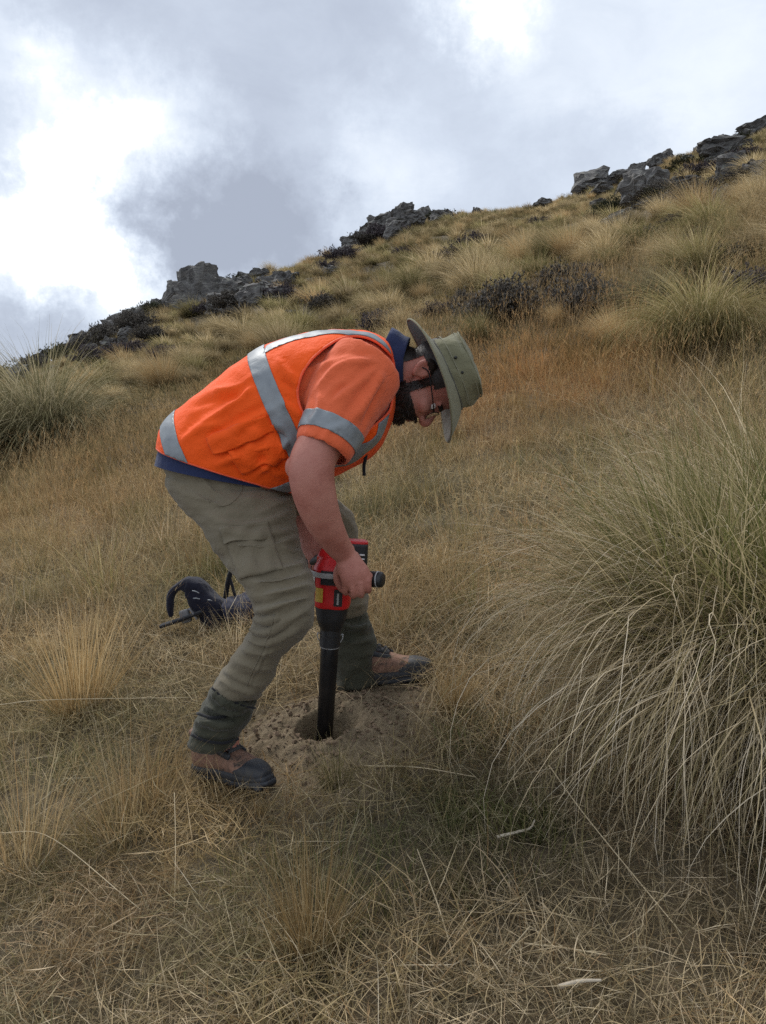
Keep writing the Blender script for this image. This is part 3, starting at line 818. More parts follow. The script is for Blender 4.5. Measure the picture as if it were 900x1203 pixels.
VAR = [tussock_mesh(50 + i, 950, .6, m, .0050, .13, lm, cu, 7, wind=(-.42, 0), kink=.07) for i, (m, lm, cu) in enumerate((
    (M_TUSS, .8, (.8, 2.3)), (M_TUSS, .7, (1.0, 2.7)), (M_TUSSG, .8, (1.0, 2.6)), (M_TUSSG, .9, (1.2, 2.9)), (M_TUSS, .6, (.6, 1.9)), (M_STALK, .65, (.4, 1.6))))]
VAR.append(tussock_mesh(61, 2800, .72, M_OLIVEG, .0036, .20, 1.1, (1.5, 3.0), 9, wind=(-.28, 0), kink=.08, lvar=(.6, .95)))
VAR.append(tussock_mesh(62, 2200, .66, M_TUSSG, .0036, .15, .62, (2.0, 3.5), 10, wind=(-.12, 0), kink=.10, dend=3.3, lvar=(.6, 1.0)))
FARV = [tussock_mesh(70 + i, 300, .6, m, .0155, .16, lm, cu, 5, wind=(-.4, 0)) for i, (m, lm, cu) in enumerate((
    (M_TUSS, .95, (.9, 2.3)), (M_TUSSG, .95, (1.0, 2.4)), (M_TUSS, .75, (.7, 2.0)), (M_TUSSG, .8, (.7, 2.1)), (M_STALK, .75, (.6, 1.8))))]
GS = "snow tussocks on the slope"
# photo point of the base, height in photo pixels, variant, label
NAMED = [
 (48, 526, 122, 6, "large dark olive tussock at the left edge of the slope"),
 (822, 416, 102, 7, "shaggy green tussock with a dark base above the huge arching one"),
 (770, 364, 50, 6, "upright olive tussock up left of the shaggy green one"),
 (352, 392, 36, 3, "low windswept tussock just above the orange vest"),
 (262, 398, 30, 1, "round straw tussock above the vest's hem end"),
 (562, 402, 38, 2, "soft green tussock right behind the hat crown"),
 (225, 372, 24, 3, "rounded tussock at the foot of the tall rock outcrop"),
 (190, 384, 22, 1, "pale tussock left of the foot of the tall outcrop"),
 (125, 462, 36, 3, "olive tussock right behind the large left edge one"),
 (435, 372, 26, 4, "straw tussock by the grey shrub above the shoulder"),
 (890, 300, 40, 0, "straw tussock at the right edge over the purple shrub"),
 (640, 290, 22, 0, "tan tussock mid slope below the skyline slab"),
 (690, 282, 22, 4, "tan tussock below the dark slab on the right"),
 (745, 268, 22, 1, "tan tussock under the big dark slab"),
 (835, 268, 24, 3, "yellow green tussock under the right hand boulders"),
 (880, 258, 28, 0, "bright straw tussock at the far right below the boulders"),
 (718, 312, 26, 3, "olive tussock left of the green pair on the right"),
 (790, 318, 40, 4, "airy straw tussock behind the shaggy green one"),
 (655, 385, 26, 5, "blond tussock in front of the dark grey shrub"),
 (715, 408, 40, 5, "blond feathery tussock left of the shaggy green one"),
 (505, 372, 22, 0, "small straw tussock left of the hat brim's upper tip"),
 (150, 440, 22, 0, "straw tussock on the left slope below the shrubs"),
 (300, 340, 16, 2, "tussock growing on the right end of the tall outcrop"),
 (318, 316, 15, 4, "tussock on the skyline above the tall outcrop"),
]
placed = []
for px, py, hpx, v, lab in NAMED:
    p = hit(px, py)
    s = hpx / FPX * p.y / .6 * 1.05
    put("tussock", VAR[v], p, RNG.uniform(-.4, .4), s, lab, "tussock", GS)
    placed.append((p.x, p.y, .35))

# the mound field up the hill: the nearest ones as plants of their own, the rest as one mass
n_try = 0
cx_, cy_ = [], []
for zone in ((5.5, 12, 1.3), (12, 24, 3.0), (24, 50, 2.8)):
    x, y = wedge_points(*zone)
    cx_.append(x); cy_.append(y)
x, y = np.concatenate(cx_), np.concatenate(cy_)
NOZONE = [(p[0], p[1], .45) for p in placed] + [(placed[0][0], placed[0][1], 1.1), (placed[1][0], placed[1][1], .8)] + ROCK_SPOTS + SHRUB_SPOTS
# keep the blond meadow left and middle open (fine grass there)
def open_meadow(x, y):
    u = x / y
    left = (y < 11.5 + 2 * u) & (u < -.05)
    mid = (y < 7.0) & (u > -.06) & (u < .30)
    return left | mid | ((y < 5.0))
k = clear_of(x, y, NOZONE) & ~open_meadow(x, y)
x, y = x[k], y[k]
keep = np.ones(len(x), bool)                       # no two mounds on one spot
for i in range(len(x)):
    if keep[i]:
        d = np.hypot(x[i + 1:] - x[i], y[i + 1:] - y[i]); keep[i + 1:] &= d > .40 + .004 * y[i]
x, y = x[keep], y[keep]
o = np.argsort(np.hypot(x, y)); x, y = x[o], y[o]
size = RNG.uniform(.5, 1.3, len(x)) * (.92 - .42 * smooth01((y - 7) / 16))
z = ground_z(x, y)
NI = 240
WHERE = ["straw tussock among many on the left slope", "straw tussock among many on the middle slope", "straw tussock among many on the right slope"]
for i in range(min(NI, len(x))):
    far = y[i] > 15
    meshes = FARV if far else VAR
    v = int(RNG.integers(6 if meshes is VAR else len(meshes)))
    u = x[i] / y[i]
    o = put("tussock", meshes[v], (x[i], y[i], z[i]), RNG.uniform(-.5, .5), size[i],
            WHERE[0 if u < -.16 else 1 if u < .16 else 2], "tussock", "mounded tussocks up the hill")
xr, yr, zr, sr = x[NI:], y[NI:], z[NI:], size[NI:]
tint = region_tint(xr, yr); tint[:, 0] *= .4; tint[:, 1] *= .6
instancer("far_tussocks", np.stack([xr, yr, zr], -1), np.stack([0 * xr, 0 * xr, RNG.uniform(-.5, .5, len(xr))], -1), sr,
          RNG.integers(0, len(FARV), len(xr)), tint, FARV, None)
# ------------------------------------------------------------------ tools for cloth and flesh
def V3(t): return t if isinstance(t, Vector) else at(*t)

def project(P):
    """world points (n,3) -> photo pixels and depth"""
    P = np.asarray(P, float) - np.array(CAM)
    c, s = math.cos(PITCH), math.sin(PITCH)
    fwd = P[:, 1] * c - P[:, 2] * s; up = P[:, 1] * s + P[:, 2] * c
    return CX + FPX * P[:, 0] / fwd, CY - FPX * up / fwd, P[:, 1]

def catmull(pts, n):
    """resample rows of pts (k, m) smoothly to n rows"""
    pts = np.asarray(pts, float); k = len(pts)
    p = np.vstack([2 * pts[0] - pts[1], pts, 2 * pts[-1] - pts[-2]])
    t = np.linspace(0, k - 1 - 1e-9, n); i = t.astype(int); f = (t - i)[:, None]
    a, b, c, d = p[i], p[i + 1], p[i + 2], p[i + 3]
    return .5 * (2 * b + (c - a) * f + (2 * a - 5 * b + 4 * c - d) * f ** 2 + (3 * b - a - 3 * c + d) * f ** 3)

def tube(pts, radii, ref=(0, 1, 0), n=24, rings=None, power=2.0, caps=True, smooth=True):
    """closed loft along pts; radii = (across, along ref); ref = the direction of the second radius"""
    P = np.array([tuple(V3(p)) for p in pts]); R = np.array([(r, r) if np.isscalar(r) else r for r in radii], float)
    if rings and smooth:
        q = catmull(np.hstack([P, R]), rings); P, R = q[:, :3], np.maximum(q[:, 3:], .001)
    m = len(P)
    T = np.gradient(P, axis=0); T /= np.linalg.norm(T, axis=1, keepdims=True)
    ref = np.asarray(ref, float)
    Bv = ref - (T @ ref)[:, None] * T; Bv /= np.linalg.norm(Bv, axis=1, keepdims=True)
    Av = np.cross(Bv, T)
    a = np.linspace(0, 2 * np.pi, n, endpoint=False)
    ca, sa = np.cos(a), np.sin(a)
    e = 2.0 / power
    ca, sa = np.sign(ca) * np.abs(ca) ** e, np.sign(sa) * np.abs(sa) ** e
    V = P[:, None] + Av[:, None] * (R[:, 0, None] * ca)[..., None] + Bv[:, None] * (R[:, 1, None] * sa)[..., None]
    V = V.reshape(-1, 3)
    F = []
    for i in range(m - 1):
        for j in range(n):
            k = (j + 1) % n
            F.append((i * n + j, i * n + k, (i + 1) * n + k, (i + 1) * n + j))
    if caps:
        F.append(tuple(range(n))[::-1]); F.append(tuple((m - 1) * n + j for j in range(n)))
    return V, F

def ball(c, r, axes=None, n=20):
    """ellipsoid at c with half sizes r along the axes (columns of a 3x3 matrix)"""
    c = np.array(tuple(V3(c))); r = (r, r, r) if np.isscalar(r) else r
    M = np.eye(3) if axes is None else np.array(axes, float)
    V, F = [], []
    m = n // 2
    for i in range(1, m):
        th = np.pi * i / m
        for j in range(n):
            ph = 2 * np.pi * j / n
            V.append((np.sin(th) * np.cos(ph), np.sin(th) * np.sin(ph), np.cos(th)))
    V.append((0, 0, 1)); V.append((0, 0, -1))
    for i in range(m - 2):
        for j in range(n):
            k = (j + 1) % n
            F.append((i * n + j, (i + 1) * n + j, (i + 1) * n + k, i * n + k))
    t, b = len(V) - 2, len(V) - 1
    for j in range(n):
        k = (j + 1) % n
        F.append((t, j, k)); F.append((b, (m - 2) * n + k, (m - 2) * n + j))
    V = np.array(V) * np.array(r)
    return V @ M.T + c, F

def merged(parts):
    V, F, o = [], [], 0
    for v, f in parts:
        V.append(np.asarray(v, float)); F += [tuple(i + o for i in q) for q in f]; o += len(v)
    return np.concatenate(V), F

def pymesh(name, V, F, mat=None, smooth=True):
    me = bpy.data.meshes.new(name)
    me.from_pydata([tuple(v) for v in V], [], F); me.update()
    if mat: me.materials.append(mat)
    me.polygons.foreach_set('use_smooth', [smooth] * len(me.polygons))
    return me

def coords(me):
    a = np.empty(len(me.vertices) * 3, np.float32); me.vertices.foreach_get('co', a); return a.reshape(-1, 3).astype(float)
def normals(me):
    a = np.empty(len(me.vertices) * 3, np.float32); me.vertices.foreach_get('normal', a); return a.reshape(-1, 3).astype(float)
def set_coords(me, V):
    me.vertices.foreach_set('co', np.asarray(V, np.float32).ravel()); me.update()

def relax(me, it=3, lam=.5, mask=None):
    E = np.empty(len(me.edges) * 2, np.int32); me.edges.foreach_get('vertices', E); E = E.reshape(-1, 2)
    V = coords(me); n = len(V)
    deg = np.bincount(E.ravel(), minlength=n).astype(float)[:, None]; deg[deg == 0] = 1
    for k in range(it):
        S = np.stack([np.bincount(E[:, 0], V[E[:, 1], c], n) + np.bincount(E[:, 1], V[E[:, 0], c], n) for c in range(3)], 1)
        D = (S / deg - V) * lam
        V = V + (D if mask is None else D * mask[:, None])
    set_coords(me, V)

def fuse(parts, voxel, name, mat=None, it=4):
    """one continuous skin over several overlapping closed shapes"""
    V, F = merged(parts)
    me0 = pymesh(name, V, F)
    ob = bpy.data.objects.new("fuse_source", me0); COL.objects.link(ob)
    md = ob.modifiers.new("r", 'REMESH'); md.mode = 'VOXEL'; md.voxel_size = voxel
    dg = bpy.context.evaluated_depsgraph_get()
    me = bpy.data.meshes.new_from_object(ob.evaluated_get(dg))
    bpy.data.objects.remove(ob); bpy.data.meshes.remove(me0)
    me.name = name
    relax(me, it)
    me.materials.clear()
    if mat: me.materials.append(mat)
    me.polygons.foreach_set('use_smooth', [True] * len(me.polygons))
    return me

def seg_dist(x, y, ax, ay, bx, by):
    dx, dy = bx - ax, by - ay; L = dx * dx + dy * dy
    t = np.clip(((x - ax) * dx + (y - ay) * dy) / L, 0, 1)
    side = ((x - ax) * dy - (y - ay) * dx) / math.sqrt(L)
    return np.hypot(x - ax - t * dx, y - ay - t * dy), t, side

FOLD_GAIN = 1.6
def folds(me, lines, facing=True):
    """push cloth creases into a mesh: lines = (points of the crease as seen in the photograph, height m, half width px)"""
    V, N = coords(me), normals(me)
    x, y, d = project(V)
    view = V - np.array(CAM); view /= np.linalg.norm(view, axis=1, keepdims=True)
    f = np.clip(-(view * N).sum(1) * 2.5, 0, 1) if facing else np.ones(len(V))
    disp = np.zeros(len(V))
    for pts, amp, w in lines:
        q = catmull(np.array(pts, float), 4 * len(pts)) if len(pts) > 2 else np.array(pts, float)
        best = np.full(len(V), 1e9); tt = np.zeros(len(V)); ss = np.zeros(len(V))
        for i in range(len(q) - 1):
            dd, t, s = seg_dist(x, y, *q[i], *q[i + 1])
            k = dd < best; best[k] = dd[k]; tt[k] = (i + t[k]) / (len(q) - 1); ss[k] = s[k]
        env = np.clip(np.minimum(tt, 1 - tt) * 5 + .25, 0, 1)
        # a ridge with a softer valley on one side
        disp += FOLD_GAIN * amp * env * (np.exp(-(best / (w * .8)) ** 1.4) - .55 * np.exp(-((ss - 1.7 * w) / (1.1 * w)) ** 2) * (best < 5 * w) * np.exp(-(np.maximum(best - abs(1.7 * w), 0) / (2 * w)) ** 2))
    set_coords(me, V + N * (disp * f)[:, None])

def crumple(me, amp, scale, stretch=None, octaves=3, seed=0):
    V, N = coords(me), normals(me)
    off = Vector((seed * 13.7, seed * 3.1, seed * 7.9))
    st = Vector(stretch or (1, 1, 1))
    d = np.array([mnoise.fractal(Vector((v[0] * st.x, v[1] * st.y, v[2] * st.z)) * scale + off, .8, 2.1, octaves) for v in V])
    set_coords(me, V + N * (d * amp)[:, None])

def carve(src, planes, offset=.0, thick=.003, mat=None, name="patch", keep=None, smooth=True, rim=True):
    """a piece of the surface src inside the planes (point, outward normal), lifted by offset and given a thickness"""
    bm = bmesh.new(); bm.from_mesh(src)
    for co, no in planes:
        bmesh.ops.bisect_plane(bm, geom=bm.verts[:] + bm.edges[:] + bm.faces[:], plane_co=co, plane_no=no, clear_outer=True, dist=1e-6)
    if keep is not None:
        bad = [f for f in bm.faces if not keep(f.calc_center_median(), f.normal)]
        bmesh.ops.delete(bm, geom=bad, context='FACES')
    bm.normal_update()
    for v in bm.verts: v.co = v.co + v.normal * offset
    if thick:
        faces = bm.faces[:]
        r = bmesh.ops.extrude_face_region(bm, geom=faces)
        new = [g for g in r['geom'] if isinstance(g, bmesh.types.BMVert)]
        bm.normal_update()
        nn = {v: v.normal.copy() for v in new}
        for v in new: v.co = v.co + nn[v] * thick
    me = bpy.data.meshes.new(name); bm.to_mesh(me); bm.free()
    if mat: me.materials.append(mat)
    me.polygons.foreach_set('use_smooth', [smooth] * len(me.polygons))
    return me

def sight_planes(poly):
    """planes through the lens and the edges of a convex outline given clockwise in the photograph"""
    out = []
    cx = sum(p[0] for p in poly) / len(poly); cy = sum(p[1] for p in poly) / len(poly)
    c = ray(cx, cy)
    for i in range(len(poly)):
        a, b = ray(*poly[i]), ray(*poly[(i + 1) % len(poly)])
        n = a.cross(b).normalized()
        if n.dot(c) > 0: n = -n
        out.append((CAM.copy(), n))
    return out

def toward_camera(lim=None):
    def k(c, n):
        return n.dot(c - CAM) < 0 and (lim is None or c.y < lim)
    return k

def decal(src, quad, lift, thick, mat, name, loose=0.0, nu=22, nv=12):
    """a piece of cloth sewn over the surface src, its corners given as seen in the photograph (top left, top right, bottom right, bottom left);
    loose = how far its free lower edge stands off"""
    bm = bmesh.new(); bm.from_mesh(src); bvh = BVHTree.FromBMesh(bm); bm.free()
    q = [np.array(p, float) for p in quad]
    G, Nn = np.zeros((nv + 1, nu + 1, 3)), np.zeros((nv + 1, nu + 1, 3))
    for j in range(nv + 1):
        for i in range(nu + 1):
            u, v = i / nu, j / nv
            p = (q[0] * (1 - u) + q[1] * u) * (1 - v) + (q[3] * (1 - u) + q[2] * u) * v
            d = ray(*p).normalized(); h = bvh.ray_cast(CAM, d)
            G[j, i] = h[0] if h[0] else G[j, max(i - 1, 0)]; Nn[j, i] = h[1] if h[1] else -np.array(d)
    for _ in range(3):
        for A in (G, Nn):
            B = A.copy()
            B[1:-1] = (A[:-2] + 2 * A[1:-1] + A[2:]) / 4; B[:, 1:-1] = (B[:, :-2] + 2 * B[:, 1:-1] + B[:, 2:]) / 4
            A[:] = B
    Nn /= np.linalg.norm(Nn, axis=2, keepdims=True)
    u = np.linspace(0, 1, nu + 1)[None, :]; v = np.linspace(0, 1, nv + 1)[:, None]
    off = lift + loose * (v ** 2) * (.35 + .65 * np.sin(u * 9 + 1) ** 2 * .6 + .2 * np.sin(u * 4)) + .002 * np.sin(u * 14 + v * 5)
    bot = G - Nn * .006 * (1 - v[..., None]); topg = G + Nn * (off + thick)[..., None]
    bot = G + Nn * (np.maximum(off, 0) - .002 - .006 * (1 - v))[..., None]
    V = np.concatenate([topg.reshape(-1, 3), bot.reshape(-1, 3)]); m = (nu + 1) * (nv + 1)
    F = []
    ix = lambda j, i: j * (nu + 1) + i
    for j in range(nv):
        for i in range(nu):
            a = (ix(j, i), ix(j + 1, i), ix(j + 1, i + 1), ix(j, i + 1)); F.append(a); F.append(tuple(k + m for k in a[::-1]))
    ring = [ix(0, i) for i in range(nu + 1)] + [ix(j, nu) for j in range(1, nv + 1)] + [ix(nv, i) for i in range(nu - 1, -1, -1)] + [ix(j, 0) for j in range(nv - 1, 0, -1)]
    for k in range(len(ring)):
        a, b = ring[k], ring[(k + 1) % len(ring)]; F.append((a, b, b + m, a + m))
    return pymesh(name, V, F, mat)

def wire(name, pts, r, mat, parent=None, n=8, rings=None, taper=None):
    P = [V3(p) for p in pts]
    k = rings or max(2, 5 * (len(P) - 1))
    rr = [r] * len(P) if taper is None else [r * t for t in taper]
    t0 = (P[1] - P[0]).normalized()
    ref = (0, 1, 0) if abs(t0.y) < .8 else (0, 0, 1)
    V, F = tube(P, rr, ref, n, k)
    return link(name, pymesh(name, V, F, mat), parent)

def boundary_wire(me, r, mat, name, parent, pick=None, n=6):
    """a rolled edge (binding) along the open edges of a mesh"""
    bm = bmesh.new(); bm.from_mesh(me)
    ed = [e for e in bm.edges if e.is_boundary]
    adj = {}
    for e in ed:
        for v in e.verts: adj.setdefault(v.index, []).append(e.other_vert(v).index)
    co = [v.co.copy() for v in bm.verts]; bm.free()
    seen, loops = set(), []
    for s in adj:
        if s in seen: continue
        lp = [s]; seen.add(s); cur = s
        while True:
            nx_ = [q for q in adj[cur] if q not in seen]
            if not nx_: break
            cur = nx_[0]; seen.add(cur); lp.append(cur)
        if len(lp) > 12: loops.append([co[i] for i in lp])
    parts = []
    for lp in loops:
        P = np.array([tuple(p) for p in lp])
        for _ in range(4): P = (np.roll(P, 1, 0) + P * 2 + np.roll(P, -1, 0)) / 4
        P = P[::2]; m = len(P)
        T = np.roll(P, -1, 0) - np.roll(P, 1, 0); T /= np.linalg.norm(T, axis=1, keepdims=True) + 1e-9
        c = P.mean(0); A = P - c; A -= (A * T).sum(1)[:, None] * T; A /= np.linalg.norm(A, axis=1, keepdims=True) + 1e-9
        B = np.cross(T, A)
        a = np.linspace(0, 2 * np.pi, n, endpoint=False)
        V = (P[:, None] + r * (A[:, None] * np.cos(a)[None, :, None] + B[:, None] * np.sin(a)[None, :, None])).reshape(-1, 3)
        F = [(i * n + j, i * n + (j + 1) % n, ((i + 1) % m) * n + (j + 1) % n, ((i + 1) % m) * n + j) for i in range(m) for j in range(n)]
        parts.append((V, F))
    V, F = merged(parts)
    return link(name, pymesh(name, V, F, mat), parent)

# materials of the person
def cloth(name, col, rough=.85, weave=900, var=.12, bump=.25, dirt=None, sheen=.15, big=6):
    t = NT(name)
    tc = t.n('ShaderNodeTexCoord'); P = tc.outputs['Object']
    n1 = t.noise(P, big, 5, .6); n2 = t.noise(P, weave, 2, .5)
    c = t.n('ShaderNodeVectorMath', {0: tuple(col), 'Scale': t.maprange(n1.outputs[0], .25, .75, 1 - var, 1 + var)}, operation='SCALE').outputs[0]
    if dirt:
        n3 = t.noise(P, 11, 6, .7)
        c = t.mix(t.maprange(n3.outputs[0], .52, .78, 0, .6), c, tuple(dirt) + (1,))
    b = t.bump(n2.outputs[0], bump, .002)
    n4 = t.noise(P, 38, 4, .55, 1.2)
    b = t.bump(n4.outputs[0], .5, .007, b)
    return t.principled(c, rough, b, **{'Sheen Weight': sheen, 'Specular IOR Level': .2})
M_VEST = cloth("hi_vis_orange", (.95, .105, .008), .7, var=.06, big=9, sheen=.05)
M_BIND = cloth("hi_vis_binding", (.95, .13, .05), .6, var=.03)
M_SHIRT = cloth("faded_orange_shirt", (.74, .135, .05), .85, var=.08)
M_NAVY = cloth("navy_cloth", (.022, .032, .085), .85)
M_TROU = cloth("khaki_olive_cloth", (.168, .140, .094), .9, var=.14, dirt=(.17, .135, .085))
M_GAIT = cloth("dark_olive_gaiter", (.050, .049, .032), .8, dirt=(.10, .082, .055))
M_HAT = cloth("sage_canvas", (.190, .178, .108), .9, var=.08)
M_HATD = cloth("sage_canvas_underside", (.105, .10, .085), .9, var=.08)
M_STITCH = cloth("stitching", (.26, .245, .17), .9)
M_BLACKCLOTH = cloth("black_webbing", (.012, .012, .014), .8)
def tape_mat():
    t = NT("reflective_tape")
    tc = t.n('ShaderNodeTexCoord'); n = t.noise(tc.outputs['Object'], 26, 4, .6)
    c = t.ramp(n.outputs[0], [(.3, (.19, .205, .22)), (.7, (.27, .29, .30))])
    b = t.bump(t.noise(tc.outputs['Object'], 38, 3, .5, .5).outputs[0], .4, .004)
    return t.principled(c, .5, b, **{'Metallic': .15})
M_TAPE = tape_mat()
def skin_mat():
    t = NT("skin")
    tc = t.n('ShaderNodeTexCoord'); P = tc.outputs['Object']
    n1 = t.noise(P, 14, 4, .6); n2 = t.noise(P, 420, 3, .6)
    c = t.ramp(n1.outputs[0], [(.3, (.37, .135, .10)), (.5, (.45, .185, .14)), (.7, (.50, .225, .17))])
    c = t.mix(t.maprange(n2.outputs[0], .5, .75, 0, .25), c, (.36, .13, .09, 1))
    return t.principled(c, .55, t.bump(t.noise(P, 60, 5, .6, .6).outputs[0], .35, .004, t.bump(n2.outputs[0], .3, .0015)), **{'Specular IOR Level': .35})
M_SKIN = skin_mat()
def hair_mat():
    t = NT("dark_hair")
    return t.principled((.018, .011, .008, 1), .55)
M_HAIR = hair_mat()
def plain(name, col, rough=.5, metal=0.0, bump=0.0, scale=200, dirt=None, **kw):
    t = NT(name)
    tc = t.n('ShaderNodeTexCoord'); n = t.noise(tc.outputs['Object'], scale, 4, .6); n0 = t.noise(tc.outputs['Object'], 18, 5, .6)
    c = t.n('ShaderNodeVectorMath', {0: tuple(col), 'Scale': t.maprange(n0.outputs[0], .3, .7, .88, 1.1)}, operation='SCALE').outputs[0]
    if dirt: c = t.mix(t.maprange(n0.outputs[0], .5, .72, 0, .65), c, tuple(dirt) + (1,))
    r = t.maprange(n0.outputs[0], .3, .7, max(0, rough - .08), min(1, rough + .1))
    return t.principled(c, r, t.bump(n.outputs[0], bump, .002) if bump else None, Metallic=metal, **kw)
# ------------------------------------------------------------------ the person
person = empty("person", at(300, 880, 2.15))
tag(person, "person in orange hi-vis vest and sun hat bent over a red and black soil auger", "person")
PW = person.matrix_world.copy()
def mine(o, parent=None):
    """parent a mesh built in world coordinates, keeping it where it is"""
    p = parent or person
    o.parent = p
    loc = Vector((0, 0, 0)); q = p
    while q is not None: loc = loc + q.location; q = q.parent
    o.location = -loc
    return o
def piece(name, me, parent=None):
    o = link(name, me)
    return mine(o, parent)
def partparent(o): return o

# head frame: U towards the crown, F out of the face, R towards the camera side
HC = at(498, 441, 2.205)
U_ = Vector((.95, -.03, .30)).normalized(); F_ = Vector((.30, 0, -.95)); F_ = (F_ - U_ * F_.dot(U_)).normalized(); R_ = F_.cross(U_).normalized()
if R_.y > 0: R_ = -R_
HM = np.array([[*F_], [*R_], [*U_]]).T            # columns F, R, U
def H(f, r, u): return HC + F_ * f + R_ * r + U_ * u
head = [
    ball(H(.012, 0, .045), (.098, .076, .088), HM, 28),         # skull
    ball(H(.045, 0, -.035), (.062, .060, .085), HM, 24),        # face
    ball(H(.060, 0, -.088), (.042, .044, .034), HM, 20),        # jaw and chin
    ball(H(.082, 0, -.100), (.022, .024, .020), HM, 16),
    ball(H(.092, 0, .016), (.018, .050, .014), HM, 16),         # brow
    ball(H(.072, .036, -.026), (.030, .024, .024), HM, 16),     # cheeks
    ball(H(.072, -.036, -.026), (.030, .024, .024), HM, 16),
    tube([H(.100, 0, .012), H(.112, 0, -.010), H(.126, 0, -.034), H(.112, 0, -.046)], [.008, .0105, .0135, .008], R_, 14, 12),   # nose
    ball(H(.112, .011, -.040), (.012, .009, .009), HM, 12), ball(H(.112, -.011, -.040), (.012, .009, .009), HM, 12),
    ball(H(.100, 0, -.066), (.014, .025, .006), HM, 14),        # lips
    ball(H(.097, 0, -.077), (.014, .022, .007), HM, 14),
]
def ear(s):
    c = [(-.004, .080, .028), (-.021, .086, .026), (-.029, .088, .008), (-.024, .086, -.011), (-.009, .081, -.026), (.000, .077, -.023)]
    out = [tube([H(a, s * b, u) for a, b, u in c], [.005, .0065, .0065, .006, .007, .004], U_, 10, 20)]
    c2 = [(-.006, .080, .018), (-.020, .085, .012), (-.018, .084, -.008), (-.004, .079, -.014)]
    out.append(tube([H(a, s * b, u) for a, b, u in c2], [.004, .005, .005, .004], U_, 8, 14))
    out.append(ball(H(-.010, s * .077, 0), (.022, .007, .026), HM, 14))
    return out
head += ear(1) + ear(-1)

# arms
SH_R, EL_R, WR_R = (425, 452, 2.02), (362, 545, 1.905), (407, 652, 2.03)
SH_L, EL_L, WR_L = (430, 455, 2.40), (335, 560, 2.42), (362, 632, 2.27)
def arm(S, mid1, E, mid2, mid3, W):
    return [tube([S, mid1, E], [(.060, .058), (.054, .052), (.045, .044)], (0, 1, 0), 24, 18),
            tube([E, mid2, mid3, W], [(.050, .048), (.0545, .050), (.043, .040), (.031, .025)], (0, 1, 0), 24, 26)]
right_arm = [tube([SH_R, (394, 498, 1.96), (371, 532, 1.925), (366, 556, 1.915), (371, 586, 1.93), (382, 615, 1.965), (397, 641, 2.01), WR_R],
                  [(.060, .058), (.057, .055), (.056, .054), (.056, .052), (.0525, .048), (.0445, .041), (.0345, .030), (.029, .024)], (0, 1, 0), 28, 50)]
left_arm = arm(SH_L, (380, 515, 2.43), EL_L, (343, 590, 2.40), (353, 615, 2.33), WR_L)
right_arm.append(ball((347, 549, 1.93), (.026, .026, .030)))

def finger(pts, r0, r1):
    n = len(pts)
    return tube(pts, [r0 + (r1 - r0) * i / (n - 1) for i in range(n)], (1, 0, 0), 12, 16)
# right hand on the auger's side bar: knuckles above, fingers close under the bar
hand_r = [tube([WR_R, (411, 663, 2.026), (417, 675, 2.022), (421, 684, 2.025)], [(.030, .023), (.035, .021), (.040, .019), (.039, .016)], (0, 1, 0), 20, 14)]
for kx, ky, kd, dl in ((405.5, 683, 2.030, 1.0), (414.5, 686, 2.021, 1.06), (424, 686, 2.020, 1.0), (432.5, 682.5, 2.024, .86)):
    hand_r.append(finger([(kx + 2, ky - 9, kd + .006), (kx, ky, kd - .004), (kx + .6, ky + 11 * dl, kd + .004), (kx + .4, ky + 13.5 * dl, kd + .024), (kx - .5, ky + 9 * dl, kd + .043), (kx - 1, ky + 3, kd + .048)], .0100, .0072))
    hand_r.append(ball((kx, ky - .5, kd - .004), .0104))
hand_r.append(finger([(403, 661, 2.040), (397, 670, 2.044), (396, 681, 2.054), (400, 690, 2.062), (403, 694, 2.068)], .0125, .0085))
hand_r.append(ball((402, 668, 2.036), (.017, .018, .022)))
# left hand on the rear grip
hand_l = [tube([WR_L, (366, 641, 2.25), (371, 649, 2.235)], [(.028, .022), (.037, .021), (.038, .018)], (0, 1, 0), 20, 12)]
for kx, ky, kd, dl in ((379, 648, 2.215, 1.0), (375, 652, 2.212, 1.05), (370, 655, 2.216, 1.0), (365, 656, 2.225, .86)):
    hand_l.append(finger([(kx - 2, ky - 8, kd + .012), (kx, ky, kd), (kx + .5, ky + 11 * dl, kd + .006), (kx, ky + 13 * dl, kd + .026), (kx - .4, ky + 8 * dl, kd + .042)], .0104, .0074))
hand_l.append(finger([(372, 640, 2.262), (380, 645, 2.272), (384, 653, 2.278), (383, 659, 2.280)], .012, .0085))

neck = [tube([(452, 428, 2.215), (468, 432, 2.212), (488, 440, 2.207)], [(.072, .066), (.064, .060), (.062, .058)], (0, 1, 0), 24, 10)]
torso_in = [tube([(272, 548, 2.22), (300, 515, 2.22), (345, 480, 2.22), (400, 455, 2.22), (440, 440, 2.215)], [(.095, .125), (.11, .145), (.13, .165), (.13, .175), (.085, .12)], (0, 1, 0), 28, 20)]
legs_in = [tube([(268, 585, 2.14), (302, 632, 2.07), (332, 697, 1.965), (304, 765, 1.985), (270, 845, 2.02), (266, 876, 2.03)], [.068, .058, .044, .038, .034, .034], (0, 1, 0), 20, 30),
           tube([(285, 575, 2.33), (340, 600, 2.38), (392, 632, 2.41), (400, 690, 2.43), (414, 765, 2.415), (416, 795, 2.41)], [.068, .060, .050, .044, .038, .040], (0, 1, 0), 20, 30)]
body_me = fuse(head + neck + right_arm + left_arm + hand_r + hand_l + torso_in + legs_in, .0034, "body", M_SKIN, 3)
body = piece("body", body_me)

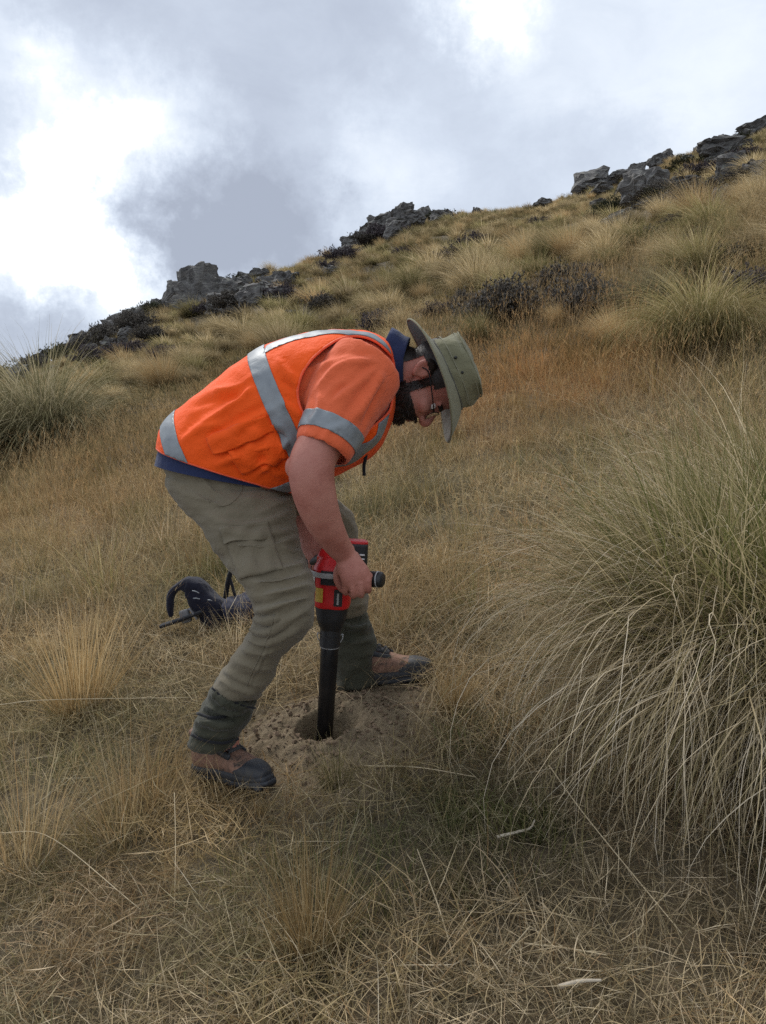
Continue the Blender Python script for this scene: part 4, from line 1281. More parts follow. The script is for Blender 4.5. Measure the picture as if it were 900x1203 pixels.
# hair, beard and brows: a thin cap of the head surface plus short strands
def local(V):
    d = np.asarray(V) - np.array(HC); return d @ HM
def growth(name, inside, length, n, off, seed, back=.5):
    def keep(c, nrm):
        f, r, u = local(np.array([tuple(c)]))[0]; return inside(f, r, u)
    me = carve(body_me, [], off, .0, M_HAIR, name, keep)
    r = np.random.default_rng(seed)
    F = np.array([p.center[:] for p in me.polygons]); Nn = np.array([p.normal[:] for p in me.polygons])
    if len(F):
        k = r.integers(0, len(F), n)
        dirn = Nn[k] * .6 + np.array(F_) * back * .2 - np.array(U_) * back + r.normal(0, .35, (n, 3)); dirn /= np.linalg.norm(dirn, axis=1, keepdims=True)
        L = length * r.uniform(.4, 1.1, n)[:, None]
        A = F[k] - Nn[k] * .002; B = A + dirn * L * .5; C = B + (dirn + r.normal(0, .3, (n, 3))) * L * .5
        sd_ = np.cross(dirn, r.normal(0, 1, (n, 3))); sd_ /= np.linalg.norm(sd_, axis=1, keepdims=True); sd_ *= .0009
        V = np.stack([A - sd_, A + sd_, B - sd_ * .8, B + sd_ * .8, C], 1).reshape(-1, 3)
        base = (np.arange(n) * 5)[:, None]
        fq = (base + np.array([0, 1, 3, 2])).tolist(); ft = (base + np.array([2, 3, 4])).tolist()
        V0 = coords(me); F0 = [tuple(p.vertices) for p in me.polygons]
        Vm, Fm = merged([(V0, F0), (V, fq + ft)])
        me = pymesh(name, Vm, Fm, M_HAIR)
    return piece(name, me)
growth("beard", lambda f, r, u: (u < -.052 - .12 * max(0, f - .075) and f > .0 and u > -.14 and not (f > .092 and -.088 < u < -.060 and abs(r) < .018)) or (-.06 < u < .02 and .012 < f < .034 and abs(r) > .045) or (f > .085 and -.064 < u < -.052 and abs(r) < .028), .015, 4200, .005, 5, .45)
growth("hair", lambda f, r, u: (f < -.046 and u > -.062) or (u > .014 and f < .05 and u < .045), .007, 2200, .003, 6, .7)
growth("eyebrow", lambda f, r, u: f > .092 and .010 < u < .022 and .012 < abs(r) < .046, .005, 160, .0008, 8, .0)
M_EYE = plain("eye_white", (.75, .70, .66), .15)
M_IRIS = plain("iris", (.03, .018, .01), .15)
for s in (1, -1):
    e = piece("eye", pymesh("eye", *ball(H(.0865, s * .031, -.004), .0115, HM, 16), M_EYE))
    piece("iris", pymesh("iris", *ball(H(.0962, s * .031, -.006), (.0035, .0055, .0055), HM, 12), M_IRIS), e)

# glasses: two thin rims with lenses, bridge and side arms
M_WIRE = plain("black_wire", (.012, .012, .013), .35, .3)
def lens_mat():
    t = NT("spectacle_lens")
    tr = t.n('ShaderNodeBsdfTransparent', {0: (.93, .95, .96, 1)}); gl = t.n('ShaderNodeBsdfGlossy', {0: (1, 1, 1, 1), 'Roughness': .03})
    fr = t.n('ShaderNodeFresnel', {0: 1.5})
    return t.surf(t.n('ShaderNodeMixShader', {0: t.math('MULTIPLY_ADD', fr.outputs[0], 1.0), 1: tr.outputs[0], 2: gl.outputs[0]}).outputs[0])
M_LENS = lens_mat()
gl = empty("glasses", (0, 0, 0)); gl.parent = person; gl.location = HC - person.location
for s in (1, -1):
    ring = [H(.116 - .010 * abs(math.cos(a)) * (1 if math.cos(a) * s > 0 else .2), s * .032 + .026 * math.cos(a), -.012 + .019 * math.sin(a)) for a in np.linspace(0, 2 * np.pi, 25)]
    mine(wire("rim", ring, .0013, M_WIRE, None, 6, 50), gl)
    V = [tuple(p) for p in ring[:-1]]; c = sum((Vector(v) for v in V), Vector()) / len(V)
    bm_ = bmesh.new(); vv = [bm_.verts.new(v) for v in V]; cc = bm_.verts.new(c + F_ * .002)
    for i in range(len(vv)): bm_.faces.new((vv[i], vv[(i + 1) % len(vv)], cc))
    bmesh.ops.solidify(bm_, geom=bm_.faces[:], thickness=.0015)
    lm_ = bpy.data.meshes.new("lens"); bm_.to_mesh(lm_); bm_.free(); lm_.materials.append(M_LENS)
    mine(link("lens", lm_), gl)
    mine(wire("temple", [H(.108, s * .060, -.006), H(.085, s * .073, -.002), H(.040, s * .083, .006), H(.000, s * .086, .010), H(-.018, s * .086, -.004)], .0017, M_WIRE, None, 6), gl)
mine(wire("bridge", [H(.115, .007, -.006), H(.119, 0, -.003), H(.115, -.007, -.006)], .0014, M_WIRE, None, 6), gl)

# ---- torso clothes -------------------------------------------------------
SECT = [   # back point, front point (photo), half width, depth of the middle
 ((190, 531), (343, 580), .185, 2.20), ((196, 505), (362, 574), .192, 2.20), ((222, 478), (384, 562), .200, 2.20),
 ((262, 446), (402, 552), .208, 2.20), ((302, 417), (415, 546), .216, 2.20), ((347, 399), (430, 536), .220, 2.20),
 ((395, 391), (446, 518), .214, 2.20), ((434, 393), (459, 488), .180, 2.205), ((457, 402), (466, 452), .095, 2.21)]
def torso_loft(grow=0.0, rings=46, n=72, sect=SECT, power=2.35):
    rows = []
    for T, B, hw, d in sect:
        a, b = at(*T, d), at(*B, d)
        c = (a + b) / 2; h = (a - b) / 2
        rows.append([*c, *h.normalized(), h.length + grow, hw + grow])
    q = catmull(rows, rings)
    V = []
    for r in q:
        c, ax, hh, hw = r[:3], r[3:6] / np.linalg.norm(r[3:6]), r[6], r[7]
        for j in range(n):
            a = 2 * np.pi * j / n
            ca, sa = math.cos(a), math.sin(a); e = 2 / power
            ca, sa = math.copysign(abs(ca) ** e, ca), math.copysign(abs(sa) ** e, sa)
            hwf = hw * (1.0 - .10 * max(0, -ca) )
            V.append(c + ax * hh * ca + np.array([0, -1, 0]) * hwf * sa)
    F = [(i * n + j, i * n + (j + 1) % n, (i + 1) * n + (j + 1) % n, (i + 1) * n + j) for i in range(rings - 1) for j in range(n)]
    F.append(tuple(range(n))[::-1]); F.append(tuple((rings - 1) * n + j for j in range(n)))
    return np.array(V), F
# shirt: body plus two short wide sleeves; navy collar and tail are pieces of their own
sleeve_r = tube([(430, 432, 2.06), (414, 455, 2.02), (398, 488, 1.975), (378, 530, 1.935)], [(.100, .10), (.098, .092), (.083, .078), (.069, .070)], (0, 1, 0), 36, 22)
sleeve_l = tube([(430, 432, 2.34), (414, 458, 2.38), (398, 490, 2.42), (378, 530, 2.44)], [(.100, .10), (.098, .092), (.083, .078), (.069, .070)], (0, 1, 0), 36, 22)
shirt_me = fuse([torso_loft(-.016), sleeve_r, sleeve_l], .0065, "shirt", M_SHIRT, 6)
# open the sleeve end so the arm comes out of a hem, not a plug
def open_end(me, tip, inner, rad):
    a, b = V3(tip), V3(inner); d = (a - b).normalized()
    bm = bmesh.new(); bm.from_mesh(me)
    kill = [f for f in bm.faces if (f.calc_center_median() - a).length < rad and (f.calc_center_median() - a).dot(d) > -.006]
    bmesh.ops.delete(bm, geom=kill, context='FACES'); bm.to_mesh(me); bm.free(); me.update()
def thicken(me, t):
    bm = bmesh.new(); bm.from_mesh(me)
    bm.normal_update()
    orig = bm.faces[:]
    r = bmesh.ops.extrude_face_region(bm, geom=orig)
    nn = [(v, v.normal.copy()) for v in r['geom'] if isinstance(v, bmesh.types.BMVert)]
    bm.normal_update()
    for v, _ in nn: v.co += v.normal * t
    bm.to_mesh(me); bm.free()
    me.polygons.foreach_set('use_smooth', [True] * len(me.polygons)); me.update()
def trim_plane(me, co, no):
    bm = bmesh.new(); bm.from_mesh(me)
    bmesh.ops.bisect_plane(bm, geom=bm.verts[:] + bm.edges[:] + bm.faces[:], plane_co=co, plane_no=no, clear_outer=True)
    bm.to_mesh(me); bm.free(); me.update()
folds(shirt_me, [
    ([(352, 440), (380, 428), (415, 418)], .004, 4), ([(362, 470), (372, 440), (392, 424)], .004, 4), ([(372, 458), (400, 430), (440, 424)], .006, 5),
    ([(395, 470), (425, 448), (444, 430)], .004, 5), ([(412, 495), (436, 462), (450, 436)], .006, 6), ([(366, 500), (374, 482), (376, 462)], .004, 4),
    ([(425, 500), (438, 470), (446, 455)], -.005, 4), ([(357, 455), (352, 470), (358, 486)], -.004, 4), ([(350, 430), (362, 424), (380, 412)], -.003, 3),
    ([(378, 520), (386, 506), (402, 500)], .003, 4), ([(388, 470), (398, 458), (410, 452)], -.003, 4)])
crumple(shirt_me, .004, 9, octaves=3, seed=2)
SL_AX = (V3((378, 530, 1.935)) - V3((398, 488, 1.975))).normalized()
_cut = V3((377, 531, 1.935))
def cut_sleeve(me, tip, inner, rad):
    a, b = V3(tip), V3(inner); d = (a - b).normalized()
    bm = bmesh.new(); bm.from_mesh(me)
    near_ = [f for f in bm.faces if (f.calc_center_median() - a).length < rad]
    gset = set(near_)
    geom = list(gset | {e for f in near_ for e in f.edges} | {v for f in near_ for v in f.verts})
    bmesh.ops.bisect_plane(bm, geom=geom, plane_co=a - d * .004, plane_no=d)
    kill = [f for f in bm.faces if (f.calc_center_median() - a).length < rad and (f.calc_center_median() - (a - d * .004)).dot(d) > 0]
    bmesh.ops.delete(bm, geom=kill, context='FACES'); bm.to_mesh(me); bm.free(); me.update()
cut_sleeve(shirt_me, (377, 531, 1.935), (398, 488, 1.975), .125)
cut_sleeve(shirt_me, (377, 531, 2.44), (398, 490, 2.42), .125)
shirt_src = shirt_me.copy()
thicken(shirt_me, .0025)
shirt = piece("shirt", shirt_me)
# reflective band round each sleeve
for tip, inner, lo, hi in (((378, 530, 1.935), (398, 488, 1.975), .028, .072), ((378, 530, 2.44), (398, 490, 2.42), .028, .072)):
    a, b = V3(tip), V3(inner); d = (a - b).normalized()
    lim = a
    piece("sleeve_tape", carve(shirt_src, [(a - d * lo, d), (a - d * hi, -d)], .003, .0015, M_TAPE, "sleeve_tape",
          keep=lambda c, n, a=a, d=d: ((c - a) - d * (c - a).dot(d)).length < .088), shirt)
# navy tail of the shirt under the vest hem and the navy collar
tail = [((186, 545), (342, 575), .178, 2.20), ((192, 526), (350, 566), .182, 2.20), ((205, 502), (366, 556), .186, 2.20)]
tV, tF = torso_loft(0, 12, 60, tail)
tail_me = pymesh("shirt_tail", tV, tF[:-2], M_NAVY); crumple(tail_me, .004, 10, octaves=2, seed=4)
piece("shirt_tail", tail_me, shirt)
col_c = [(448, 418, 2.212), (458, 422, 2.211), (467, 425, 2.209), (474, 427, 2.208)]
cV, cF = tube(col_c, [(.080, .082), (.076, .076), (.070, .070), (.069, .070)], (0, 1, 0), 40, 10, caps=False)
collar_me = pymesh("collar", cV, cF, M_NAVY); crumple(collar_me, .003, 20, octaves=2, seed=9); thicken(collar_me, .003)
piece("collar", collar_me, shirt)
# folded collar leaf
cV, cF = tube([(474.5, 427, 2.208), (467, 427, 2.209), (458, 427, 2.211)], [(.070, .071), (.077, .078), (.083, .085)], (0, 1, 0), 40, 8, caps=False)
leaf_me = pymesh("collar_fold", cV, cF, M_NAVY); crumple(leaf_me, .003, 22, octaves=2, seed=11); thicken(leaf_me, -.003)
piece("collar_fold", leaf_me, shirt)

# vest
vest_me = fuse([torso_loft(.004)], .0065, "vest", M_VEST, 4)
folds(vest_me, [
    ([(225, 505), (270, 478), (300, 452)], .007, 6), ([(250, 520), (285, 500), (322, 480)], .007, 5), ([(330, 470), (352, 488), (366, 500)], .005, 4),
    ([(255, 545), (300, 528), (338, 520)], .009, 6), ([(300, 560), (325, 535), (340, 515)], .008, 5), ([(270, 535), (310, 548), (336, 560)], .006, 5),
    ([(325, 420), (335, 435), (350, 445)], .004, 4), ([(300, 440), (275, 455), (250, 460)], .004, 5), ([(330, 445), (345, 458), (352, 470)], -.005, 4),
    ([(225, 480), (250, 470), (285, 465)], -.004, 5), ([(215, 520), (235, 505), (262, 498)], .005, 5), ([(400, 545), (425, 525), (445, 500)], .006, 5),
    ([(315, 500), (335, 515), (345, 535)], -.006, 4), ([(290, 500), (312, 520), (322, 545)], .005, 4)])
crumple(vest_me, .006, 7, octaves=3, seed=1)
def open_vest(me):
    bm = bmesh.new(); bm.from_mesh(me)
    # hem
    a, b = at(190, 531, 2.2), at(343, 580, 2.2); ax = (b - a).normalized(); no = Vector((0, 1, 0)).cross(ax).normalized()
    if no.z > 0: no = -no
    bmesh.ops.bisect_plane(bm, geom=bm.verts[:] + bm.edges[:] + bm.faces[:], plane_co=a.lerp(b, .5) - no * .012, plane_no=no, clear_outer=True)
    # neck opening
    c = at(458, 418, 2.21); d = (at(466, 420, 2.21) - at(440, 428, 2.21)).normalized()
    bmesh.ops.bisect_plane(bm, geom=bm.verts[:] + bm.edges[:] + bm.faces[:], plane_co=at(461, 420, 2.21), plane_no=d, clear_outer=True)
    # arm openings: an oval seen from the side, on each side of the trunk
    kill = []
    for f in bm.faces:
        p = f.calc_center_median()
        x, y, dd = project(np.array([tuple(p)])); x, y = x[0], y[0]
        near_side = p.y < 2.2
        if abs(p.y - 2.205) < .085: continue
        # use the same oval for the far arm, mirrored through the trunk's middle
        q = Vector((p.x, 2.205 - abs(p.y - 2.205), p.z))
        x, y, dd = project(np.array([tuple(q)])); x, y = x[0], y[0]
        ux, uy = x - 410, y - 455
        ang = math.radians(-42); rx, ry = ux * math.cos(ang) + uy * math.sin(ang), -ux * math.sin(ang) + uy * math.cos(ang)
        if (abs(rx) / 62) ** 2.3 + (abs(ry) / 54) ** 2.3 < 1: kill.append(f)
    bmesh.ops.delete(bm, geom=kill, context='FACES')
    bm.to_mesh(me); bm.free(); me.update()
vest_full = vest_me.copy()
open_vest(vest_me)
# tidy the ragged cut
def smooth_rim(me, it=12):
    bm = bmesh.new(); bm.from_mesh(me)
    rim = {}
    for e in bm.edges:
        if e.is_boundary:
            for v in e.verts: rim.setdefault(v, []).append(e.other_vert(v))
    for _ in range(it):
        new = {v: v.co * .4 + (nb[0].co + nb[1].co) * .3 for v, nb in rim.items() if len(nb) == 2}
        for v, c in new.items(): v.co = c
    bmesh.ops.smooth_vert(bm, verts=[v for v in bm.verts if v not in rim and any(e.other_vert(v) in rim for e in v.link_edges)], factor=.5)
    bm.to_mesh(me); bm.free(); me.update()
smooth_rim(vest_me)
vest_src = vest_me.copy()
vest_bound = vest_me.copy()
thicken(vest_me, .0025)
vest = piece("vest", vest_me)
mine(boundary_wire(vest_bound, .0036, M_BIND, "binding", None), vest)
def hoop(a, b, width, name="tape", off=.0035, keep=None):
    """reflective tape round the trunk along the line a-b of the photograph"""
    A, B = at(*a, 2.2), at(*b, 2.2); ax = (B - A).normalized(); no = Vector((0, 1, 0)).cross(ax).normalized()
    piece(name, carve(vest_src, [(A + no * width / 2, no), (A - no * width / 2, -no)], off, .0012, M_TAPE, name, keep), vest)
hoop((306, 414), (347, 506), .050)
hoop((205, 492), (228, 540), .050)
for s in (-1, 1):
    y0 = 2.205 + s * .128
    me = carve(vest_src, [(Vector((0, y0 - .020, 0)), Vector((0, -1, 0))), (Vector((0, y0 + .020, 0)), Vector((0, 1, 0))),
                          (at(318, 425, 2.2), Vector((-1, 0, .25)).normalized())], .0035, .0012, M_TAPE, "shoulder_tape")
    piece("shoulder_tape", me, vest)
# cargo pocket with its flap on the near side
piece("pocket", decal(vest_src, [(262, 520), (322, 498), (337, 538), (284, 556)], .002, .004, M_VEST, "pocket", .010), vest)
piece("pocket_flap", decal(vest_src, [(243, 515), (312, 487), (322, 504), (252, 533)], .004, .0035, M_VEST, "pocket_flap", .014), vest)
# loose webbing tail hanging from the front of the vest
mine(wire("strap_tail", [(429, 520, 2.12), (430, 535, 2.12), (427.5, 548, 2.125), (428, 559, 2.125)], .0045, M_BLACKCLOTH, None, 8), vest)
# ---- trousers, gaiters, boots ---------------------------------------------
def edge_loft(rows, ref=(0, 1, 0), n=48, rings=60, power=2.2):
    """rows: (left edge photo point, right edge photo point, depth, half thickness along the view)"""
    Q = []
    for a, b, d, t in rows:
        A, B = at(*a, d), at(*b, d); Q.append([*((A + B) / 2), *((A - B) / 2), t])
    q = catmull(Q, rings)
    a = np.linspace(0, 2 * np.pi, n, endpoint=False); e = 2 / power
    ca = np.sign(np.cos(a)) * np.abs(np.cos(a)) ** e; sa = np.sign(np.sin(a)) * np.abs(np.sin(a)) ** e
    V = q[:, None, :3] + q[:, None, 3:6] * ca[None, :, None] - np.array(ref, float) * (q[:, 6, None] * sa)[..., None]
    F = [(i * n + j, i * n + (j + 1) % n, (i + 1) * n + (j + 1) % n, (i + 1) * n + j) for i in range(rings - 1) for j in range(n)]
    F.append(tuple(range(n))[::-1]); F.append(tuple((rings - 1) * n + j for j in range(n)))
    return V.reshape(-1, 3), F
near_leg = edge_loft([
    ((196, 560), (338, 576), 2.16, .14), ((206, 582), (344, 590), 2.13, .135), ((226, 610), (349, 616), 2.09, .122), ((249, 640), (355, 642), 2.05, .112),
    ((270, 668), (361, 664), 2.00, .102), ((292, 694), (368, 689), 1.965, .096), ((303, 716), (367, 722), 1.95, .092), ((293, 738), (356, 748), 1.96, .088),
    ((277, 760), (336, 772), 1.975, .082), ((263, 783), (319, 799), 1.99, .080), ((252, 803), (308, 822), 2.00, .080)])
far_leg = edge_loft([
    ((215, 560), (340, 568), 2.28, .13), ((250, 575), (360, 575), 2.33, .125), ((300, 590), (388, 585), 2.37, .11), ((345, 612), (412, 606), 2.40, .098),
    ((362, 640), (422, 634), 2.42, .088), ((368, 670), (428, 668), 2.43, .082), ((372, 698), (430, 697), 2.43, .08), ((374, 722), (428, 722), 2.43, .075)])
pelvis = [torso_loft(0, 10, 48, [((206, 564), (334, 590), .160, 2.20), ((196, 547), (341, 579), .172, 2.20), ((204, 528), (348, 564), .160, 2.20)]),
          ball((276, 566, 2.2), (.125, .155, .09), None, 28)]
trou_me = fuse([near_leg, far_leg] + pelvis, .0038, "trousers", M_TROU, 9)
FOLD_GAIN = 1.05
folds(trou_me, [
    # seat and hip
    ([(205, 572), (240, 588), (285, 585), (330, 590)], .004, 5), ([(222, 575), (250, 590), (272, 596)], .005, 4), ([(235, 560), (262, 585), (280, 592)], .004, 4),
    ([(256, 612), (290, 617), (330, 608)], .006, 4), ([(300, 605), (328, 592), (345, 582)], .005, 5), ([(262, 622), (300, 630), (345, 622)], .006, 5),
    ([(268, 640), (310, 642), (350, 632)], .007, 4), ([(275, 652), (305, 648), (330, 655)], -.005, 4), ([(272, 630), (276, 650), (284, 668)], .004, 3),
    ([(290, 668), (325, 668), (362, 660)], .006, 5), ([(298, 684), (330, 682), (366, 672)], .008, 4), ([(306, 700), (335, 694), (368, 686)], .007, 4),
    ([(322, 612), (340, 600), (350, 598)], .004, 4), ([(330, 640), (346, 648), (360, 645)], .005, 4),
    # behind the knee
    ([(299, 716), (316, 716), (338, 708), (362, 702)], .011, 4), ([(296, 727), (312, 730), (332, 724)], .012, 4), ([(292, 738), (310, 744), (335, 735)], .010, 4),
    ([(288, 750), (306, 757), (330, 748), (352, 735)], .009, 4), ([(284, 762), (304, 768), (322, 765)], .006, 4), ([(320, 735), (345, 725), (364, 712)], .007, 4),
    # shin and hem
    ([(275, 775), (300, 785), (325, 785)], .005, 5), ([(266, 790), (285, 800), (305, 806)], .006, 4), ([(256, 797), (275, 806), (300, 816)], .008, 4),
    ([(330, 700), (322, 740), (308, 775), (292, 805)], .003, 2),
    # far knee
    ([(395, 600), (408, 612), (420, 628)], .004, 4), ([(400, 660), (415, 668), (428, 666)], .005, 4), ([(398, 690), (412, 697), (428, 694)], .008, 4), ([(398, 705), (412, 712), (428, 708)], .009, 4)])
FOLD_GAIN = 1.6
crumple(trou_me, .013, 7, (.7, .7, 1.3), 3, 5); crumple(trou_me, .0035, 22, (.6, .6, 1.6), 2, 15)
trousers = piece("trousers", trou_me)
nearT = toward_camera(2.12)
# side pocket seam, cargo pocket and flap
def surf_point(bvh, px, py, lift=.002):
    d = ray(px, py).normalized(); h = bvh.ray_cast(CAM, d)
    return h[0] - d * lift if h[0] else at(px, py, 2.0)
tb = bmesh.new(); tb.from_mesh(trou_me); TBVH = BVHTree.FromBMesh(tb); tb.free()
def seam(name, pts, r, mat, parent, bvh, k=5):
    q = catmull(np.array(pts, float), len(pts) * k)
    return mine(wire(name, [surf_point(bvh, *p, .0008) for p in q], r, mat, None, 6, len(q)), parent)
seam("pocket_welt", [(276, 553), (284, 566), (282, 580), (270, 592), (256, 595)], .0016, M_TROU, trousers, TBVH)
seam("side_seam", [(322, 722), (318, 740), (308, 765), (296, 790), (290, 806)], .0014, M_TROU, trousers, TBVH)
piece("cargo_pocket", decal(trou_me, [(266, 634), (318, 627), (332, 668), (282, 681)], .0008, .003, M_TROU, "cargo_pocket", .006), trousers)
piece("pocket_flap", decal(trou_me, [(259, 621), (314, 613), (320, 632), (265, 640)], .003, .003, M_TROU, "pocket_flap", .008), trousers)

# gaiters
M_BUCKLE = plain("dark_metal", (.05, .05, .05), .4, .6)
def gaiter(rows, fl, seed):
    me = fuse([edge_loft(rows, n=40, rings=26)], .0055, "gaiter", M_GAIT, 4)
    folds(me, fl); folds(me, fl[::2]); crumple(me, .011, 12, (.8, .8, 1.6), 3, seed)
    return piece("gaiter", me)
g1 = gaiter([((256, 797), (298, 817), 2.00, .066), ((244, 815), (299, 833), 2.005, .077), ((234, 832), (294, 845), 2.01, .078), ((226, 852), (284, 860), 2.015, .074), ((224, 870), (277, 872), 2.015, .072)],
            [([(248, 812), (268, 826), (292, 830)], .007, 4), ([(240, 828), (262, 838), (286, 836)], .006, 4), ([(234, 845), (256, 850), (280, 850)], .006, 4), ([(230, 860), (250, 864), (272, 862)], .004, 3)], 3)
g2 = gaiter([((380, 715), (431, 716), 2.43, .070), ((384, 735), (437, 734), 2.425, .074), ((388, 760), (441, 758), 2.42, .074), ((393, 785), (444, 784), 2.415, .072), ((395, 806), (446, 800), 2.41, .070)],
            [([(392, 728), (412, 738), (434, 734)], .007, 4), ([(398, 750), (418, 756), (438, 750)], .006, 4)], 6)
mine(wire("drawcord", [(249, 808, 1.935), (262, 819, 1.922), (285, 829, 1.925), (300, 832, 1.95)], .0028, M_BLACKCLOTH, None, 6), g1)
def leather():
    t = NT("brown_nubuck"); tc = t.n('ShaderNodeTexCoord'); P = tc.outputs['Object']
    n1 = t.noise(P, 26, 5, .6, .8); n2 = t.noise(P, 90, 4, .6); n3 = t.noise(P, 300, 3, .6)
    c = t.ramp(n1.outputs[0], [(.38, (.05, .034, .026)), (.45, (.17, .09, .06)), (.6, (.26, .14, .092))])
    c = t.mix(t.maprange(n2.outputs[0], .5, .75, 0, .6), c, (.15, .11, .075, 1))
    return t.principled(c, .8, t.bump(t.math('ADD', n3.outputs[0], n2.outputs[0]), .5, .003))
M_LEATHER = leather()
M_RUBBER = plain("dark_rubber", (.022, .024, .029), .6, 0, .3, 300, dirt=(.07, .06, .045))
M_LACE = plain("boot_lace", (.045, .045, .047), .8)
def boot(heel, yaw, pitch, length, side, wide=1.0):
    """heel = ground point under the heel; parts built along local x (towards the toe), y (left), z (up)"""
    Mx = Matrix.Translation(heel) @ Matrix.Rotation(yaw, 4, 'Z') @ Matrix.Rotation(-pitch, 4, 'Y')
    k = length / .30
    def W(x, y, z): return Mx @ Vector((x * k, y * k * wide, z * k))
    bt_ = empty("boot", (0, 0, 0)); bt_.parent = person; bt_.location = Vector(heel) - person.location
    yv = tuple((Mx.to_3x3() @ Vector((0, 1, 0))).normalized())
    def loft(rows, n=32, rings=40, power=2.4):
        # rows: x, z centre, half height, half width, y shift
        return tube([W(x, ys, z) for x, z, hh, hw, ys in rows], [(hh * k, hw * k * wide) for x, z, hh, hw, ys in rows], yv, n, rings, power)
    s = side
    up = [loft([(-.012, .075, .045, .030, 0), (.010, .072, .056, .038, 0), (.05, .070, .056, .040, 0), (.10, .068, .050, .041, .002 * s), (.15, .058, .040, .044, .004 * s), (.20, .048, .030, .045, .004 * s), (.25, .044, .026, .040, .002 * s), (.285, .038, .018, .022, -.002 * s)]),
          tube([W(.030, 0, .06), W(.028, 0, .11), W(.022, 0, .155)], [(.056 * k, .042 * k), (.050 * k, .040 * k), (.050 * k, .041 * k)], yv, 28, 14)]
    ume = fuse(up, .0045, "upper", M_LEATHER, 4)
    mine(link("upper", ume), bt_)
    toe = [loft([(.190, .040, .030, .0475, .004 * s), (.23, .042, .032, .0455, .003 * s), (.268, .037, .027, .036, .0), (.292, .033, .018, .020, -.002 * s)], 28, 18)]
    mine(link("toe_cap", fuse(toe, .0045, "toe_cap", M_RUBBER, 3)), bt_)
    rand_ = [loft([(-.018, .030, .017, .033, 0), (.02, .030, .017, .0415, 0), (.10, .031, .018, .044, .002 * s), (.20, .030, .018, .0485, .004 * s), (.26, .029, .016, .040, .002 * s), (.30, .027, .010, .020, -.002 * s)], 28, 30, 3.5)]
    mine(link("rand", fuse(rand_, .0045, "rand", M_RUBBER, 2)), bt_)
    sole = [loft([(-.024, .012, .010, .032, 0), (.02, .012, .012, .043, 0), (.09, .014, .010, .040, .002 * s), (.13, .013, .011, .045, .004 * s), (.20, .013, .012, .051, .005 * s), (.27, .015, .011, .040, .002 * s), (.308, .019, .008, .018, -.002 * s)], 28, 30, 4)]
    for i in range(9):
        x = -.01 + i * .036
        if .07 < x < .10: continue
        for q in (-1, 1):
            c = W(x, q * .026, .003); ax = np.array(Mx.to_3x3())
            sole.append(ball(c, (.012 * k, .016 * k, .007 * k), ax, 10))
    mine(link("sole", fuse(sole, .0045, "sole", M_RUBBER, 1)), bt_)
    # tongue and crossed laces up the instep
    tg = [tube([W(.165, .002 * s, .094), W(.115, .002 * s, .117), (W(.082, 0, .138)), W(.076, 0, .165)], [(.006, .022), (.007, .024), (.007, .026), (.006, .026)], yv, 16, 16)]
    mine(link("tongue", fuse(tg, .004, "tongue", M_LACE, 2)), bt_)
    ls = []
    for i in range(5):
        x0, z0 = .165 - .019 * i, .101 + .0105 * i
        x1, z1 = x0 - .019, z0 + .0115
        for q in (-1, 1):
            ls.append(tube([W(x0, q * .026, z0 - .008), W((x0 + x1) / 2, 0, (z0 + z1) / 2 + .006), W(x1, -q * .026, z1 - .008)], [.0024] * 3, yv, 6, 8))
    V, F = merged(ls); mine(link("lace", pymesh("lace", V, F, M_LACE)), bt_)
    for q in (-1, 1):        # darker facing that carries the eyelets
        fc = [tube([W(.172, q * .030, .082), W(.125, q * .034, .100), W(.090, q * .036, .122), W(.078, q * .036, .150)], [(.011, .006)] * 4, yv, 12, 14)]
        mine(link("lace_facing", fuse(fc, .004, "lace_facing", M_RUBBER, 2)), bt_)
    return bt_
NB = Vector((at(239, 900, 2.085).x, 2.085, 0)); NB.z = gz(NB.x, NB.y) - .004
for pts_ in ([(225, 863, 1.95), (240, 870, 1.935), (262, 873, 1.935), (280, 868, 1.96)], [(232, 838, 1.96), (248, 843, 1.935), (266, 842, 1.935)]):
    mine(wire("gaiter_strap", [surf_ for surf_ in pts_], .0042, M_BLACKCLOTH, None, 8), g1)
boot(NB, math.radians(-38), math.radians(8), .266, 1)
FB = Vector((at(404, 815, 2.43).x, 2.43, 0)); FB.z = gz(FB.x, FB.y) - .004
boot(FB, math.radians(-8), math.radians(9), .295, -1)

# ---- sun hat ---------------------------------------------------------------
HB = at(523, 441, 2.203)                                  # middle of the crown's base
HU = Vector((.912, .02, .41)).normalized(); HF = (F_ - HU * F_.dot(HU)).normalized(); HR = HF.cross(HU).normalized()
if HR.y > 0: HR = -HR
def HP(a, rf, rs, u): return HB + HF * rf * math.cos(a) + HR * rs * math.sin(a) + HU * u
hat = empty("sun_hat", (0, 0, 0)); hat.parent = person; hat.location = HB - person.location
def revolve(prof, n=72, mat=None, name="crown", thick=.0028):
    """prof: list of functions a -> (rf, rs, u)"""
    V = [tuple(HP(2 * math.pi * j / n, *p(2 * math.pi * j / n))) for p in prof for j in range(n)]
    m = len(prof)
    F = [(i * n + j, i * n + (j + 1) % n, (i + 1) * n + (j + 1) % n, (i + 1) * n + j) for i in range(m - 1) for j in range(n)]
    return V, F
cr = []
for q, (f, s, u) in enumerate([(.103, .087, -.004), (.1035, .0875, .008), (.102, .0865, .024), (.099, .085, .044), (.0955, .0825, .060), (.093, .0805, .069), (.0915, .079, .0712), (.0895, .077, .0705), (.084, .072, .074), (.06, .05, .083), (.02, .016, .0865)]):
    def p(a, f=f, s=s, u=u, q=q):
        dent = .006 * math.sin(a * 3 + q * .7) * (q in (3, 4, 5)) + .004 * math.sin(a * 5 + 1 + q * .4) * (q in (2, 3, 4))
        return (f + dent, s + dent, u + .004 * math.sin(2 * a + .5) * (u > .05) - .006 * math.cos(a) * (u > .04))
    cr.append(p)
